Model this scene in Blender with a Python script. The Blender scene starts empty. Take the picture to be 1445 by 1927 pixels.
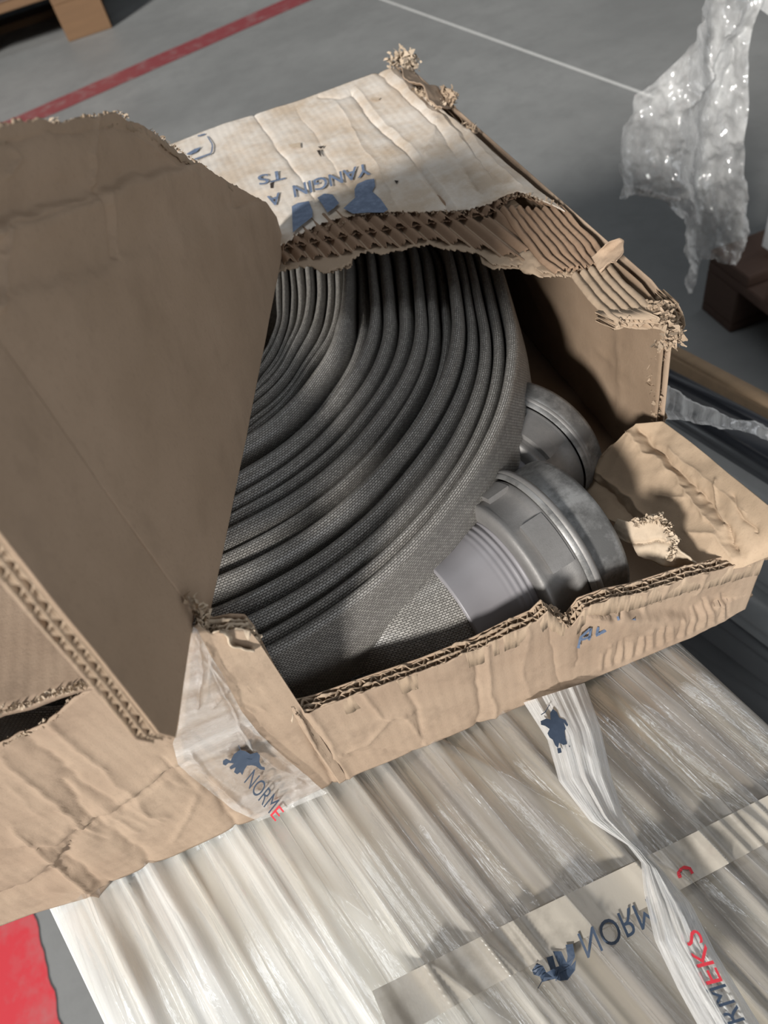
import bpy, bmesh, math
import numpy as np
from mathutils import Matrix, Vector
rng = np.random.default_rng(7)
COL = bpy.context.scene.collection
T = 0.70            # height of the film wrapped stack the box lies on
FPX, CX, CY = 1392.0, 722.5, 963.5
# camera axes (rows: world X, Y, Z in camera coordinates) from the vanishing points of the box
def cam_axes():
    ray = np.array([1065 - CX, -(2100 - CY), -FPX]); n = ray / np.linalg.norm(ray)
    Z = -n
    fw = np.array([0, 0, -1.]); fw = fw - fw @ Z * Z; fw /= np.linalg.norm(fw)
    r = np.cross(fw, Z); a = math.atan2(-240, 2142)
    Y = fw * math.cos(a) + r * math.sin(a)
    return np.array([np.cross(Y, Z), Y, Z])
M = cam_axes(); CAM = np.array([0, 0, T + .38])
cd = bpy.data.cameras.new('camera'); cam = bpy.data.objects.new('camera', cd); COL.objects.link(cam)
m4 = Matrix.Identity(4)
for i in range(3):
    for j in range(3): m4[i][j] = M[i][j]
    m4[i][3] = CAM[i]
cam.matrix_world = m4
cd.sensor_fit = 'VERTICAL'; cd.sensor_height = 24.0; cd.lens = FPX / 1927 * 24.0
cd.clip_start = .01; cd.clip_end = 100
cd.dof.use_dof = True; cd.dof.focus_distance = .36; cd.dof.aperture_fstop = cd.lens / 2.0
SC = bpy.context.scene; SC.camera = cam
SC.view_settings.view_transform = 'Standard'; SC.view_settings.look = 'None'
SC.view_settings.gamma = 1; SC.view_settings.use_curve_mapping = False
SC.view_settings.exposure = 0.0
# ---- light: dim warehouse air, and daylight from a loading door behind the camera on the left
W = bpy.data.worlds.new('world'); SC.world = W; W.use_nodes = True
wn = W.node_tree.nodes; wn['Background'].inputs[0].default_value = (.86, .93, 1.0, 1); wn['Background'].inputs[1].default_value = .05
def sun(name, d, e, ang, colr):
    l = bpy.data.lights.new(name, 'SUN'); l.energy = e; l.angle = math.radians(ang); l.color = colr
    o = bpy.data.objects.new(name, l); COL.objects.link(o)
    o.rotation_euler = Vector(d).to_track_quat('-Z', 'Y').to_euler(); return o
sun('daylight', (1.4, 1.4, -1.0), 5.2, 8, (1, .97, .93))
def area(name, loc, tgt, sx, sy, e, colr):
    l = bpy.data.lights.new(name, 'AREA'); l.shape = 'RECTANGLE'; l.size = sx; l.size_y = sy; l.energy = e; l.color = colr
    o = bpy.data.objects.new(name, l); COL.objects.link(o); o.location = loc
    o.rotation_euler = (Vector(tgt) - Vector(loc)).to_track_quat('-Z', 'Y').to_euler(); return o
area('door_light', (1.5, -3.3, 1.9), (0, .2, .8), 3.0, 2.4, 44, (.93, .96, 1))
for sx in (1.3, -2.3): area('added_overhead_strip', (sx, 1.6, 5.2), (sx + .01, 1.6, 0), .45, 6.0, 38, (.90, .95, 1))  # unseen strip lamps added overhead for highlights on film and hose

# ================= helpers =================
def ray(p):
    p = np.atleast_2d(np.asarray(p, float)); d = np.c_[p[:, 0] - CX, -(p[:, 1] - CY), np.full(len(p), -FPX)]
    return d @ M.T
def PZ(p, z):                       # photo point on the horizontal plane z (above the stack top)
    d = ray(p); t = (np.asarray(z) + T - CAM[2]) / d[:, 2]; return CAM + d * t[:, None]
def PY(p, y): d = ray(p); return CAM + d * (y / d[:, 1])[:, None]
def PX(p, x): d = ray(p); return CAM + d * (x / d[:, 0])[:, None]
def PN(p, o, n):
    d = ray(p); t = ((o - CAM) @ n) / (d @ n); return CAM + d * t[:, None]
def proj(w):
    v = (np.atleast_2d(w) - CAM) @ M; return np.c_[CX - FPX * v[:, 0] / v[:, 2], CY + FPX * v[:, 1] / v[:, 2]]
def V(x, y, z): return np.array([x, y, z + T], float)
_perm = np.random.default_rng(3).random((256, 256))
def vn(x, y):
    x = np.asarray(x, float); y = np.asarray(y, float)
    xi = np.floor(x).astype(int); yi = np.floor(y).astype(int); fx = x - xi; fy = y - yi
    fx = fx * fx * (3 - 2 * fx); fy = fy * fy * (3 - 2 * fy); g = lambda a, b: _perm[a % 256, b % 256]
    return (g(xi, yi) * (1 - fx) + g(xi + 1, yi) * fx) * (1 - fy) + (g(xi, yi + 1) * (1 - fx) + g(xi + 1, yi + 1) * fx) * fy - .5
def fbm(x, y, o=3):
    s = 0
    for i in range(o): s = s + vn(x * 2 ** i + 17 * i, y * 2 ** i + 5 * i) / 2 ** i
    return s
def resample(P, n):
    P = np.asarray(P, float); s = np.r_[0, np.cumsum(np.linalg.norm(np.diff(P, axis=0), axis=1))]
    t = np.linspace(0, s[-1], n); return np.c_[tuple(np.interp(t, s, P[:, k]) for k in range(P.shape[1]))]
def mesh(name, verts, faces, mat, parent=None, smooth=True, uv=None):
    me = bpy.data.meshes.new(name); me.from_pydata([tuple(v) for v in np.asarray(verts).tolist()], [], faces if isinstance(faces, list) else faces.tolist())
    if uv is not None:
        l = me.uv_layers.new(name='UVMap'); li = np.empty(len(me.loops), int); me.loops.foreach_get('vertex_index', li)
        l.data.foreach_set('uv', np.asarray(uv)[li].ravel())
    if smooth: me.polygons.foreach_set('use_smooth', [True] * len(me.polygons))
    me.materials.append(mat); me.update()
    o = bpy.data.objects.new(name, me); COL.objects.link(o)
    if parent: o.parent = parent
    return o
def gridfaces(nu, nv, off=0, wrap=False):
    i = np.arange(nu if wrap else nu - 1)[:, None]; j = np.arange(nv - 1)[None]; a = i * nv + j; b = ((i + 1) % nu) * nv + j
    return (np.stack([a, b, b + 1, a + 1], -1).reshape(-1, 4) + off)
def root(name, label, cat, group=None):
    o = bpy.data.objects.new(name, None); COL.objects.link(o); o.empty_display_size = .05
    o['label'] = label; o['category'] = cat
    if group: o['group'] = group
    return o
def tag(o, label=None, cat=None, group=None, kind=None):
    for k, v in (('label', label), ('category', cat), ('group', group), ('kind', kind)):
        if v: o[k] = v
    return o
def gnormal(G):
    du = np.gradient(G, axis=0); dv = np.gradient(G, axis=1); n = np.cross(du, dv); n /= np.linalg.norm(n, axis=2, keepdims=True) + 1e-12
    tocam = CAM - G
    if (n * tocam).sum() < 0: n = -n
    return n
def sdist(q, a, b):
    a = np.array(a, float); b = np.array(b, float); ab = b - a; t = np.clip(((q - a) @ ab) / (ab @ ab), 0, 1)
    d = q - (a + t[:, None] * ab); sg = np.sign(ab[0] * (q[:, 1] - a[1]) - ab[1] * (q[:, 0] - a[0])); return np.linalg.norm(d, axis=1), sg, t
def relief(G, creases, nz=0, nf=60, seed=0):
    """push a sheet along its normal: creases = (polyline in photo points, depth m, half width px, kind)"""
    n = gnormal(G); P = G.reshape(-1, 3); q = proj(P); h = np.zeros(len(P))
    for pl, dep, w, kind in creases:
        best = np.full(len(P), 1e9); sg = np.ones(len(P))
        wob = fbm(q[:, 0] / 31 + seed, q[:, 1] / 31, 3) * w * 1.3
        for a, b in zip(pl[:-1], pl[1:]):
            d, s, _ = sdist(q, a, b); k = d < best; best = np.where(k, d, best); sg = np.where(k, s, sg)
        x = best * sg + wob
        if kind == 'v': h += dep * np.exp(-np.abs(x) / w * 1.1)
        elif kind == 's': h += dep * np.tanh(x / w) * np.exp(-(x / (w * 6)) ** 2)
        elif kind == 'k': h += dep * np.maximum(0, 1 - np.abs(x) / w)
    if nz:
        sc = 1 / .01
        h += nz * fbm(P @ np.array([.7, .3, .6]) * nf + seed, P @ np.array([-.5, .8, .2]) * nf + 3.3 * seed, 4)
    return (P + n.reshape(-1, 3) * h[:, None]).reshape(G.shape)
def ruled(A, B, nu, nv):
    A = resample(A, nu); B = resample(B, nu); t = np.linspace(0, 1, nv)[None, :, None]
    return A[:, None] * (1 - t) + B[:, None] * t
def sheet(name, G, mat, parent, th=.0006, smooth=True):
    nu, nv = G.shape[:2]; n = gnormal(G)
    if th == 0:
        uvg = np.stack(np.meshgrid(np.linspace(0, 1, nu), np.linspace(0, 1, nv), indexing='ij'), -1).reshape(-1, 2)
        return mesh(name, G.reshape(-1, 3), gridfaces(nu, nv), mat, parent, smooth, uvg)
    P = G.reshape(-1, 3); Q = (G - n * th).reshape(-1, 3); N = nu * nv; f = gridfaces(nu, nv)
    F = [f, f[:, ::-1] + N]
    idx = np.arange(N).reshape(nu, nv); loop = np.r_[idx[:, 0], idx[-1, 1:], idx[::-1, -1][1:], idx[0, ::-1][1:-1]]
    l2 = np.roll(loop, -1); F.append(np.stack([loop, loop + N, l2 + N, l2], -1))
    c = G[nu // 2, nv // 2]
    uvg = np.stack(np.meshgrid(np.linspace(0, 1, nu), np.linspace(0, 1, nv), indexing='ij'), -1).reshape(-1, 2)
    o = mesh(name, np.r_[P, Q], np.concatenate(F), mat, parent, smooth, np.r_[uvg, uvg])
    return o
def rag(P, amp, freq, ax, seed=0):
    P = np.array(P, float); s = np.r_[0, np.cumsum(np.linalg.norm(np.diff(P, axis=0), axis=1))]
    return P + np.asarray(ax)[None] * (fbm(s * freq + seed, s * 0 + seed * 1.7, 4) * amp)[:, None]
def ribbon(C0, W, D, th):
    """thin wall: top curve C0 (N,3), sideways unit W (N,3), depth vector D"""
    a = C0 - W * th / 2; b = C0 + W * th / 2; N = len(C0)
    P = np.r_[a, b, a + D, b + D]; i = np.arange(N - 1); f = []
    for u, v in ((0, N), (N, 3 * N), (3 * N, 2 * N), (2 * N, 0)):
        f.append(np.stack([i + u, i + 1 + u, i + 1 + v, i + v], -1))
    return P, np.concatenate(f)
def join(parts):
    V_, F_, o = [], [], 0
    for P, f in parts: V_.append(P); F_.append(np.asarray(f) + o); o += len(P)
    return np.concatenate(V_), np.concatenate(F_)
def corrugated(name, path, tdir, ddir, mat, parent, th=.0065, depth=.012, per=.0052, seed=0, paper=.00042, crush=.35, jt=1.0):
    """cut edge of a double wall board: three liners and two rows of waves, real geometry"""
    path = np.asarray(path, float); L = np.linalg.norm(np.diff(path, axis=0), axis=1).sum(); n = int(L / per * 12) + 2
    c = resample(path, n); s = np.linspace(0, L, n); tdir = np.asarray(tdir, float); tdir = tdir / np.linalg.norm(tdir)
    ddir = np.asarray(ddir, float); ddir = ddir / np.linalg.norm(ddir)
    tang = np.gradient(c, axis=0); tang /= np.linalg.norm(tang, axis=1, keepdims=True)
    k = 1 - crush * np.clip(fbm(s * 55 + seed, s * 0 + seed, 2) + .3, 0, 1); parts = []
    up = -ddir
    jit = lambda a, f, sd: jt * fbm(s * f + sd + seed * 3.1, s * 0 + sd, 3) * a
    levels = [0, .5, 1]
    for lv in levels:
        o = c + tdir * ((lv * th * k) + jit(.0006, 160, lv * 9 + 1))[:, None] + up * jit(.0022, 260, lv * 5)[:, None]
        parts.append(ribbon(o, np.repeat(tdir[None], n, 0), ddir * depth, paper * 1.2))
    for r in (0, 1):
        ph = 2 * math.pi * s / per + 2.2 * fbm(s * 60 + r * 7 + seed, s * 0 + r, 2)
        w = .5 + .5 * np.sin(ph) * .96; mid = (r * .5 + w * .5) * th * k
        o = c + tdir * mid[:, None] + up * (jit(.0018, 320, 40 + r) - .0006)[:, None]
        tt = np.gradient(o, axis=0); tt /= np.linalg.norm(tt, axis=1, keepdims=True); W_ = np.cross(tt, ddir); W_ /= np.linalg.norm(W_, axis=1, keepdims=True)
        parts.append(ribbon(o, W_, ddir * depth, paper))
    P, F = join(parts); return mesh(name, P, F, mat, parent, True)
def ragged_fibres(name, path, out, mat, parent, n=120, ln=.004, seed=1, wd=.0012, spread=.002):
    """torn paper shreds along a path: small bent paper tongues"""
    r = np.random.default_rng(seed); path = resample(path, 400); parts = []; out = np.asarray(out, float)
    for i in range(n):
        p = path[r.integers(400)] + r.normal(size=3) * spread * .28
        d = out + r.normal(size=3) * .7; d /= np.linalg.norm(d); l = ln * r.uniform(.15, .62); side = np.cross(d, r.normal(size=3)); side /= np.linalg.norm(side)
        nn = np.cross(d, side); w = wd * r.uniform(.4, 1.7); k = 4; q = []
        for j in range(k):
            t = j / (k - 1); cpt = p + d * l * t + nn * l * .5 * t * t * r.uniform(-1, 1)
            ww = w * (1 - .7 * t) * r.uniform(.7, 1.2); q += [cpt - side * ww, cpt + side * ww]
        f = [[2 * j, 2 * j + 1, 2 * j + 3, 2 * j + 2] for j in range(k - 1)]; parts.append((np.array(q), np.array(f)))
    P, F = join(parts); return mesh(name, P, F, mat, parent, True)
def fill_poly(name, pts_px, surf, mat, parent, off=0.0004, sub=2):
    """flat print: closed outline in photo points laid on a real surface"""
    bm = bmesh.new(); vs = [bm.verts.new((x, -y, 0)) for x, y in pts_px]; bm.faces.new(vs)
    bmesh.ops.triangulate(bm, faces=bm.faces[:])
    for _ in range(sub): bmesh.ops.subdivide_edges(bm, edges=bm.edges[:], cuts=1)
    return _print(name, bm, surf, mat, parent, off)
def _print(name, bm, surf, mat, parent, off):
    bm.verts.ensure_lookup_table(); q = np.array([(v.co.x, -v.co.y) for v in bm.verts]); w = surf(q)
    tc = CAM - w; tc /= np.linalg.norm(tc, axis=1, keepdims=True); w = w + tc * off
    for v, c in zip(bm.verts, w): v.co = c
    me = bpy.data.meshes.new(name); bm.to_mesh(me); bm.free(); me.materials.append(mat)
    o = bpy.data.objects.new(name, me); COL.objects.link(o); o.parent = parent; return o
def lettering(name, text, o_px, e_px, up_px, surf, mat, parent, off=.0004, bold=0, sub=3, size=None):
    """text whose baseline starts at o_px and ends at e_px, letters as high as up_px"""
    cu = bpy.data.curves.new('t', 'FONT'); cu.body = text; cu.offset = bold; cu.resolution_u = 4
    to = bpy.data.objects.new('t', cu); COL.objects.link(to); dg = bpy.context.evaluated_depsgraph_get()
    me = bpy.data.meshes.new_from_object(to.evaluated_get(dg)); bpy.data.objects.remove(to)
    bm = bmesh.new(); bm.from_mesh(me); bpy.data.meshes.remove(me)
    xs = [v.co.x for v in bm.verts]; x0, x1 = min(xs), max(xs); h = max(v.co.y for v in bm.verts)
    o = np.array(o_px, float); e = np.array(e_px, float); u = np.array(up_px, float)
    bmesh.ops.triangulate(bm, faces=bm.faces[:])
    for _ in range(sub): bmesh.ops.subdivide_edges(bm, edges=[x for x in bm.edges if x.calc_length() > .09], cuts=1)
    for v in bm.verts:
        p = o + (e - o) * (v.co.x - x0) / (x1 - x0) + u * v.co.y / h; v.co = (p[0], -p[1], 0)
    return _print(name, bm, surf, mat, parent, off)
def stroke(name, lines, w, surf, mat, parent, off=.0004):
    bm = bmesh.new()
    for pl in lines:
        p = resample(np.array(pl, float), 14); t = np.gradient(p, axis=0); t /= np.linalg.norm(t, axis=1, keepdims=True); nrm = np.c_[-t[:, 1], t[:, 0]]
        ww = w * (.75 + .5 * rng.random(len(p)))[:, None]; a = p - nrm * ww / 2; b = p + nrm * ww / 2
        va = [bm.verts.new((x, -y, 0)) for x, y in a]; vb = [bm.verts.new((x, -y, 0)) for x, y in b]
        for i in range(len(p) - 1): bm.faces.new((va[i], va[i + 1], vb[i + 1], vb[i]))
    return _print(name, bm, surf, mat, parent, off)
def box(name, c, s, mat, parent=None, rz=0, bev=.002):
    bm = bmesh.new(); bmesh.ops.create_cube(bm, size=1)
    for v in bm.verts: v.co = Vector((v.co.x * s[0], v.co.y * s[1], v.co.z * s[2]))
    if bev: bmesh.ops.bevel(bm, geom=bm.edges[:], offset=bev, segments=2, affect='EDGES')
    bmesh.ops.rotate(bm, verts=bm.verts, cent=(0, 0, 0), matrix=Matrix.Rotation(rz, 3, 'Z'))
    bmesh.ops.translate(bm, verts=bm.verts, vec=c)
    me = bpy.data.meshes.new(name); bm.to_mesh(me); bm.free(); me.materials.append(mat)
    o = bpy.data.objects.new(name, me); COL.objects.link(o)
    if parent: o.parent = parent
    return o

# ================= materials =================
class NT:
    def __init__(s, name):
        s.m = bpy.data.materials.new(name); s.m.use_nodes = True; s.t = s.m.node_tree; s.b = s.t.nodes['Principled BSDF']; s.out = s.t.nodes['Material Output']
    def n(s, ty, **k):
        x = s.t.nodes.new(ty)
        for a, b in k.items():
            if a.startswith('_'): x.inputs[a[1:].replace('_', ' ')].default_value = b
            else: setattr(x, a, b)
        return x
    def l(s, a, b): s.t.links.new(a, b)
    def noise(s, scale, detail=4, rough=.5, vec=None, stretch=None, coord='Object', rot=(0, 0, 0)):
        x = s.n('ShaderNodeTexNoise', _Scale=scale, _Detail=detail, _Roughness=rough)
        tc = s.n('ShaderNodeTexCoord'); mp = s.n('ShaderNodeMapping'); s.l(tc.outputs[coord], mp.inputs[0])
        mp.inputs['Rotation'].default_value = tuple(-r for r in rot); m2 = s.n('ShaderNodeMapping'); s.l(mp.outputs[0], m2.inputs[0])
        if stretch: m2.inputs['Scale'].default_value = stretch
        s.l(m2.outputs[0], x.inputs['Vector']); return x.outputs[0]
    def ramp(s, fac, stops):
        r = s.n('ShaderNodeValToRGB'); e = r.color_ramp.elements
        while len(e) < len(stops): e.new(.5)
        for i, (p, c) in enumerate(stops): e[i].position = p; e[i].color = (*c, 1) if len(c) == 3 else c
        s.l(fac, r.inputs[0]); return r.outputs[0]
    def mix(s, f, a, b, mode='MIX'):
        x = s.n('ShaderNodeMix', data_type='RGBA', blend_type=mode)
        if isinstance(f, (int, float)): x.inputs[0].default_value = f
        else: s.l(f, x.inputs[0])
        for i, v in ((6, a), (7, b)):
            if isinstance(v, tuple): x.inputs[i].default_value = (*v, 1)
            else: s.l(v, x.inputs[i])
        return x.outputs[2]
    def math(s, op, a, b=0):
        x = s.n('ShaderNodeMath', operation=op)
        for i, v in ((0, a), (1, b)):
            if isinstance(v, (int, float)): x.inputs[i].default_value = v
            else: s.l(v, x.inputs[i])
        return x.outputs[0]
    def bump(s, hts, prev=None):
        for h, st, dist in hts:
            b = s.n('ShaderNodeBump', _Strength=st, _Distance=dist); s.l(h, b.inputs['Height'])
            if prev: s.l(prev, b.inputs['Normal'])
            prev = b.outputs[0]
        s.l(prev, s.b.inputs['Normal']); return prev
def kraft(name, c1, c2, stain=.5, fl=None, spec=.25, blot=None):
    k = NT(name); a = k.noise(14, 5, .6); f = k.noise(900, 3, .7, stretch=(1, 1, .5)); big = k.noise(45, 6, .65)
    col = k.mix(k.ramp(a, [(.35, (0, 0, 0)), (.68, (1, 1, 1))]), c1, c2)
    dark = tuple(v * .62 for v in c1)
    col = k.mix(k.math('MULTIPLY', k.ramp(big, [(.52, (0, 0, 0)), (.75, (1, 1, 1))]), stain), col, dark)
    col = k.mix(k.ramp(f, [(.3, (.22, .22, .22)), (.45, (0, 0, 0))]), col, tuple(v * .5 for v in c2))
    if blot: col = k.mix(k.ramp(k.noise(22, 6, .7), [(.42, (0, 0, 0)), (.62, (1, 1, 1))]), col, blot)
    k.l(col, k.b.inputs['Base Color']); k.b.inputs['Roughness'].default_value = .82; k.b.inputs['Specular IOR Level'].default_value = spec
    hs = [(f, .25, .0004), (big, .35, .0015)]
    if fl:
        tc = k.n('ShaderNodeTexCoord'); mp = k.n('ShaderNodeMapping'); k.l(tc.outputs['Object'], mp.inputs[0]); mp.inputs['Rotation'].default_value = fl[1]
        w = k.n('ShaderNodeTexWave', wave_type='BANDS', bands_direction='X', _Scale=fl[0], _Distortion=1.2, _Detail=2); w.inputs['Detail Scale'].default_value = 1.0
        k.l(mp.outputs[0], w.inputs['Vector']); hs.append((w.outputs['Fac'], .16, .0005))
    k.bump(hs); return k.m
KR_OUT = kraft('kraft_outside', (.32, .232, .165), (.395, .297, .215), .5, fl=(60, (0, 0, 0)))
KR_IN = kraft('kraft_inside', (.38, .275, .19), (.45, .33, .235), .3)
KR_TOP = kraft('kraft_top_weathered', (.50, .40, .30), (.60, .50, .40), .25, fl=(60, (0, 0, 0)), blot=(.66, .60, .53))
KR_FLUTE = kraft('kraft_fluting', (.25, .165, .108), (.315, .212, .142), .3)
KR_CUT = kraft('kraft_cut_paper', (.33, .245, .17), (.42, .32, .23), .3)
KR_TORN = kraft('kraft_torn_fibre', (.43, .34, .25), (.54, .44, .33), .2)
KR_IN_SHADE = kraft('kraft_inside_shaded', (.235, .165, .11), (.29, .21, .145), .3)  # darker copy of the inside kraft, with the interior shade put into its colour
KR_FLAP = kraft('kraft_side_remnant', (.36, .265, .18), (.46, .345, .24), .4)
def plain(name, c, r=.5, spec=.5, metal=0):
    k = NT(name); nz = k.noise(60, 4); k.l(k.mix(nz, tuple(v * .85 for v in c), tuple(min(1, v * 1.12) for v in c)), k.b.inputs['Base Color'])
    k.b.inputs['Roughness'].default_value = r; k.b.inputs['Specular IOR Level'].default_value = spec; k.b.inputs['Metallic'].default_value = metal; return k.m
def ink(name, c, worn=.45):
    k = NT(name); nz = k.noise(220, 6, .7); k.l(k.mix(k.ramp(nz, [(.45, (0, 0, 0)), (.7, (worn,) * 3)]), c, tuple(min(1, v * 1.9 + .06) for v in c)), k.b.inputs['Base Color'])
    k.b.inputs['Roughness'].default_value = .6; k.m.use_backface_culling = False; return k.m
INK_BLUE = ink('ink_blue_grey', (.13, .17, .25)); INK_NAVY = ink('ink_navy', (.028, .048, .085), .15); INK_RED = ink('ink_red', (.62, .03, .05), .1)
INK_LOGO = ink('ink_navy_print', (.028, .048, .085), .15); INK_PEN = ink('pen_blue', (.10, .14, .22))

def hose_mat():
    k = NT('woven_hose_jacket'); uv = k.n('ShaderNodeUVMap'); mp = k.n('ShaderNodeMapping'); k.l(uv.outputs[0], mp.inputs[0])
    br = k.n('ShaderNodeTexBrick', offset=.5, offset_frequency=2, squash=1, _Scale=1.0)
    br.inputs['Color1'].default_value = (1, 1, 1, 1); br.inputs['Color2'].default_value = (.5, .5, .5, 1); br.inputs['Mortar'].default_value = (0, 0, 0, 1)
    br.inputs['Mortar Size'].default_value = .10; br.inputs['Mortar Smooth'].default_value = .9; br.inputs['Brick Width'].default_value = .8; br.inputs['Row Height'].default_value = .5
    mp.inputs['Scale'].default_value = (1 / .0027, 1 / .0024, 1); k.l(mp.outputs[0], br.inputs['Vector'])
    a = k.noise(9, 3); col = k.mix(a, (.36, .34, .31), (.45, .43, .395))
    col = k.mix(br.outputs['Color'], tuple([.085, .078, .07]), col)
    k.l(col, k.b.inputs['Base Color']); k.b.inputs['Roughness'].default_value = .36; k.b.inputs['Specular IOR Level'].default_value = .7
    k.bump([(br.outputs['Color'], .9, .0006), (k.noise(1800, 2), .2, .0003)]); return k.m
HOSE = hose_mat()
def metal_mat(name, c, r, blot=.5):
    k = NT(name); n = k.noise(40, 6, .7); g = k.noise(1400, 2)
    k.l(k.mix(k.math('MULTIPLY', k.ramp(n, [(.42, (0, 0, 0)), (.6, (1, 1, 1))]), blot), c, tuple(v * .45 for v in c)), k.b.inputs['Base Color'])
    k.b.inputs['Metallic'].default_value = .6; k.l(k.ramp(n, [(.3, (r,) * 3), (.7, (r + .2,) * 3)]), k.b.inputs['Roughness'])
    k.bump([(g, .25, .0003)]); return k.m
ALU = metal_mat('cast_aluminium', (.27, .26, .25), .5, .3); ALU_RIM = metal_mat('stained_aluminium_rim', (.33, .325, .315), .46, 1.1); SLEEVE = plain('grey_binding_sleeve', (.23, .22, .23), .42)

def film_mat(name, tint, alpha=.5, streak=(14, 1.2, 1), rot=0, rough=.16, bump=.6, fine=130, amt=(.35, .75), lines=0, cap=.24):
    k = NT(name); st = k.noise(9, 6, .62, stretch=streak, rot=(0, 0, rot)); cr = k.noise(fine, 4, .6, stretch=(2.2, .6, 1), rot=(0, 0, rot))
    k.b.inputs['Base Color'].default_value = (*tint, 1); k.b.inputs['Roughness'].default_value = rough; k.b.inputs['Specular IOR Level'].default_value = 1.0
    al = k.ramp(st, [(amt[0], (alpha * .25,) * 3), (amt[1], (min(1, alpha * 1.6),) * 3)]); bs = [(st, bump * .6, .003), (cr, bump * .5, .0012)]
    if lines:
        l2 = k.noise(9, 3, .55, stretch=(streak[0], streak[1] * .35, 1), rot=(0, 0, rot)); rd = k.math('ABSOLUTE', k.math('SUBTRACT', l2, .5))
        ln = k.ramp(rd, [(.0, (1, 1, 1)), (.010, (.25,) * 3), (.03, (0, 0, 0))]); al = k.math('MINIMUM', k.math('ADD', al, k.math('MULTIPLY', ln, lines)), 1.0); bs.append((ln, .6, .0015))
    nrm = k.bump(bs); tr = k.n('ShaderNodeBsdfTransparent'); df = k.n('ShaderNodeBsdfDiffuse'); df.inputs[0].default_value = (*tint, 1); k.l(nrm, df.inputs['Normal'])
    gl = k.n('ShaderNodeBsdfGlossy'); gl.inputs['Roughness'].default_value = rough; k.l(nrm, gl.inputs['Normal']); fr = k.n('ShaderNodeFresnel'); fr.inputs['IOR'].default_value = 1.62; k.l(nrm, fr.inputs['Normal'])
    m1 = k.n('ShaderNodeMixShader'); k.l(al, m1.inputs[0]); k.l(tr.outputs[0], m1.inputs[1]); k.l(df.outputs[0], m1.inputs[2])
    m2 = k.n('ShaderNodeMixShader'); k.l(k.math('MINIMUM', k.math('MULTIPLY', fr.outputs[0], 1.5), cap), m2.inputs[0]); k.l(m1.outputs[0], m2.inputs[1]); k.l(gl.outputs[0], m2.inputs[2]); k.l(m2.outputs[0], k.out.inputs[0])
    return k.m

# ================= the warehouse floor =================
def floor_mat():
    k = NT('concrete'); a = k.noise(1.3, 8, .62); b = k.noise(9, 8, .7); c = k.noise(160, 3)
    col = k.mix(k.ramp(a, [(.35, (0, 0, 0)), (.65, (1, 1, 1))]), (.19, .193, .19), (.26, .263, .258))
    col = k.mix(k.ramp(b, [(.45, (0, 0, 0)), (.75, (.7, .7, .7))]), col, (.17, .173, .17))
    k.l(col, k.b.inputs['Base Color']); k.l(k.ramp(b, [(.3, (.42,) * 3), (.7, (.6,) * 3)]), k.b.inputs['Roughness']); k.bump([(c, .2, .001)]); return k.m
n = 3
fl = mesh('floor', [(-8, -6, 0), (8, -6, 0), (8, 10, 0), (-8, 10, 0)], [[0, 1, 2, 3]], floor_mat(), None, False); fl['kind'] = 'structure'
def paint(name, c, wear):
    k = NT(name); nn = k.noise(14, 7, .7)
    k.l(k.mix(k.ramp(nn, [(.5, (0, 0, 0)), (.72, (wear,) * 3)]), c, (.30, .28, .27)), k.b.inputs['Base Color']); k.b.inputs['Roughness'].default_value = .5; return k.m
def strip_on_floor(name, a, b, w, mat, label, z=.0015):
    a = np.array(a, float); b = np.array(b, float); t = (b - a) / np.linalg.norm(b - a); nn = np.array([-t[1], t[0]]) * w / 2; P = []
    N = 160; s = np.linspace(0, 1, N)[:, None]; c = a + (b - a) * s
    e1 = fbm(s[:, 0] * 90, s[:, 0] * 0, 3)[:, None] * .05; e2 = fbm(s[:, 0] * 90 + 50, s[:, 0] * 0, 3)[:, None] * .05
    A = c + nn * (1 + e1); B = c - nn * (1 + e2); P = np.r_[np.c_[A, np.full(N, z)], np.c_[B, np.full(N, z)]]; i = np.arange(N - 1)
    o = mesh(name, P, np.stack([i, i + 1, i + 1 + N, i + N], -1), mat, fl, False); o['label'] = label; return o
Fz = -T
q1 = PZ([(60, 220), (560, 0)], Fz)[:, :2]; d1 = (q1[1] - q1[0]) / np.linalg.norm(q1[1] - q1[0])
strip_on_floor('painted_line', q1[0] - d1 * 3, q1[1] + d1 * 3.5, .16, paint('red_line_paint', (.23, .05, .055), .5), 'dull red painted line crossing the grey floor')
q2 = PZ([(720, 0), (1220, 180)], Fz)[:, :2]; d2 = (q2[1] - q2[0]) / np.linalg.norm(q2[1] - q2[0])
strip_on_floor('floor_joint', q2[0] - d2 * 3, q2[1] + d2 * .03, .012, paint('joint_filler', (.62, .62, .60), .3), 'thin pale joint line in the concrete')
q3 = PZ([(64, 1722), (116, 1927)], Fz)[:, :2]; d3 = (q3[1] - q3[0]) / np.linalg.norm(q3[1] - q3[0]); nn3 = np.array([d3[1], -d3[0]])
if nn3[0] > 0: nn3 = -nn3
mid3 = q3[0] + nn3 * .10
strip_on_floor('painted_line', mid3 - d3 * .6, mid3 + d3 * 1.2, .20, paint('bright_red_paint', (.66, .045, .06), .35), 'bright red painted line beside the wrapped stack')

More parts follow.
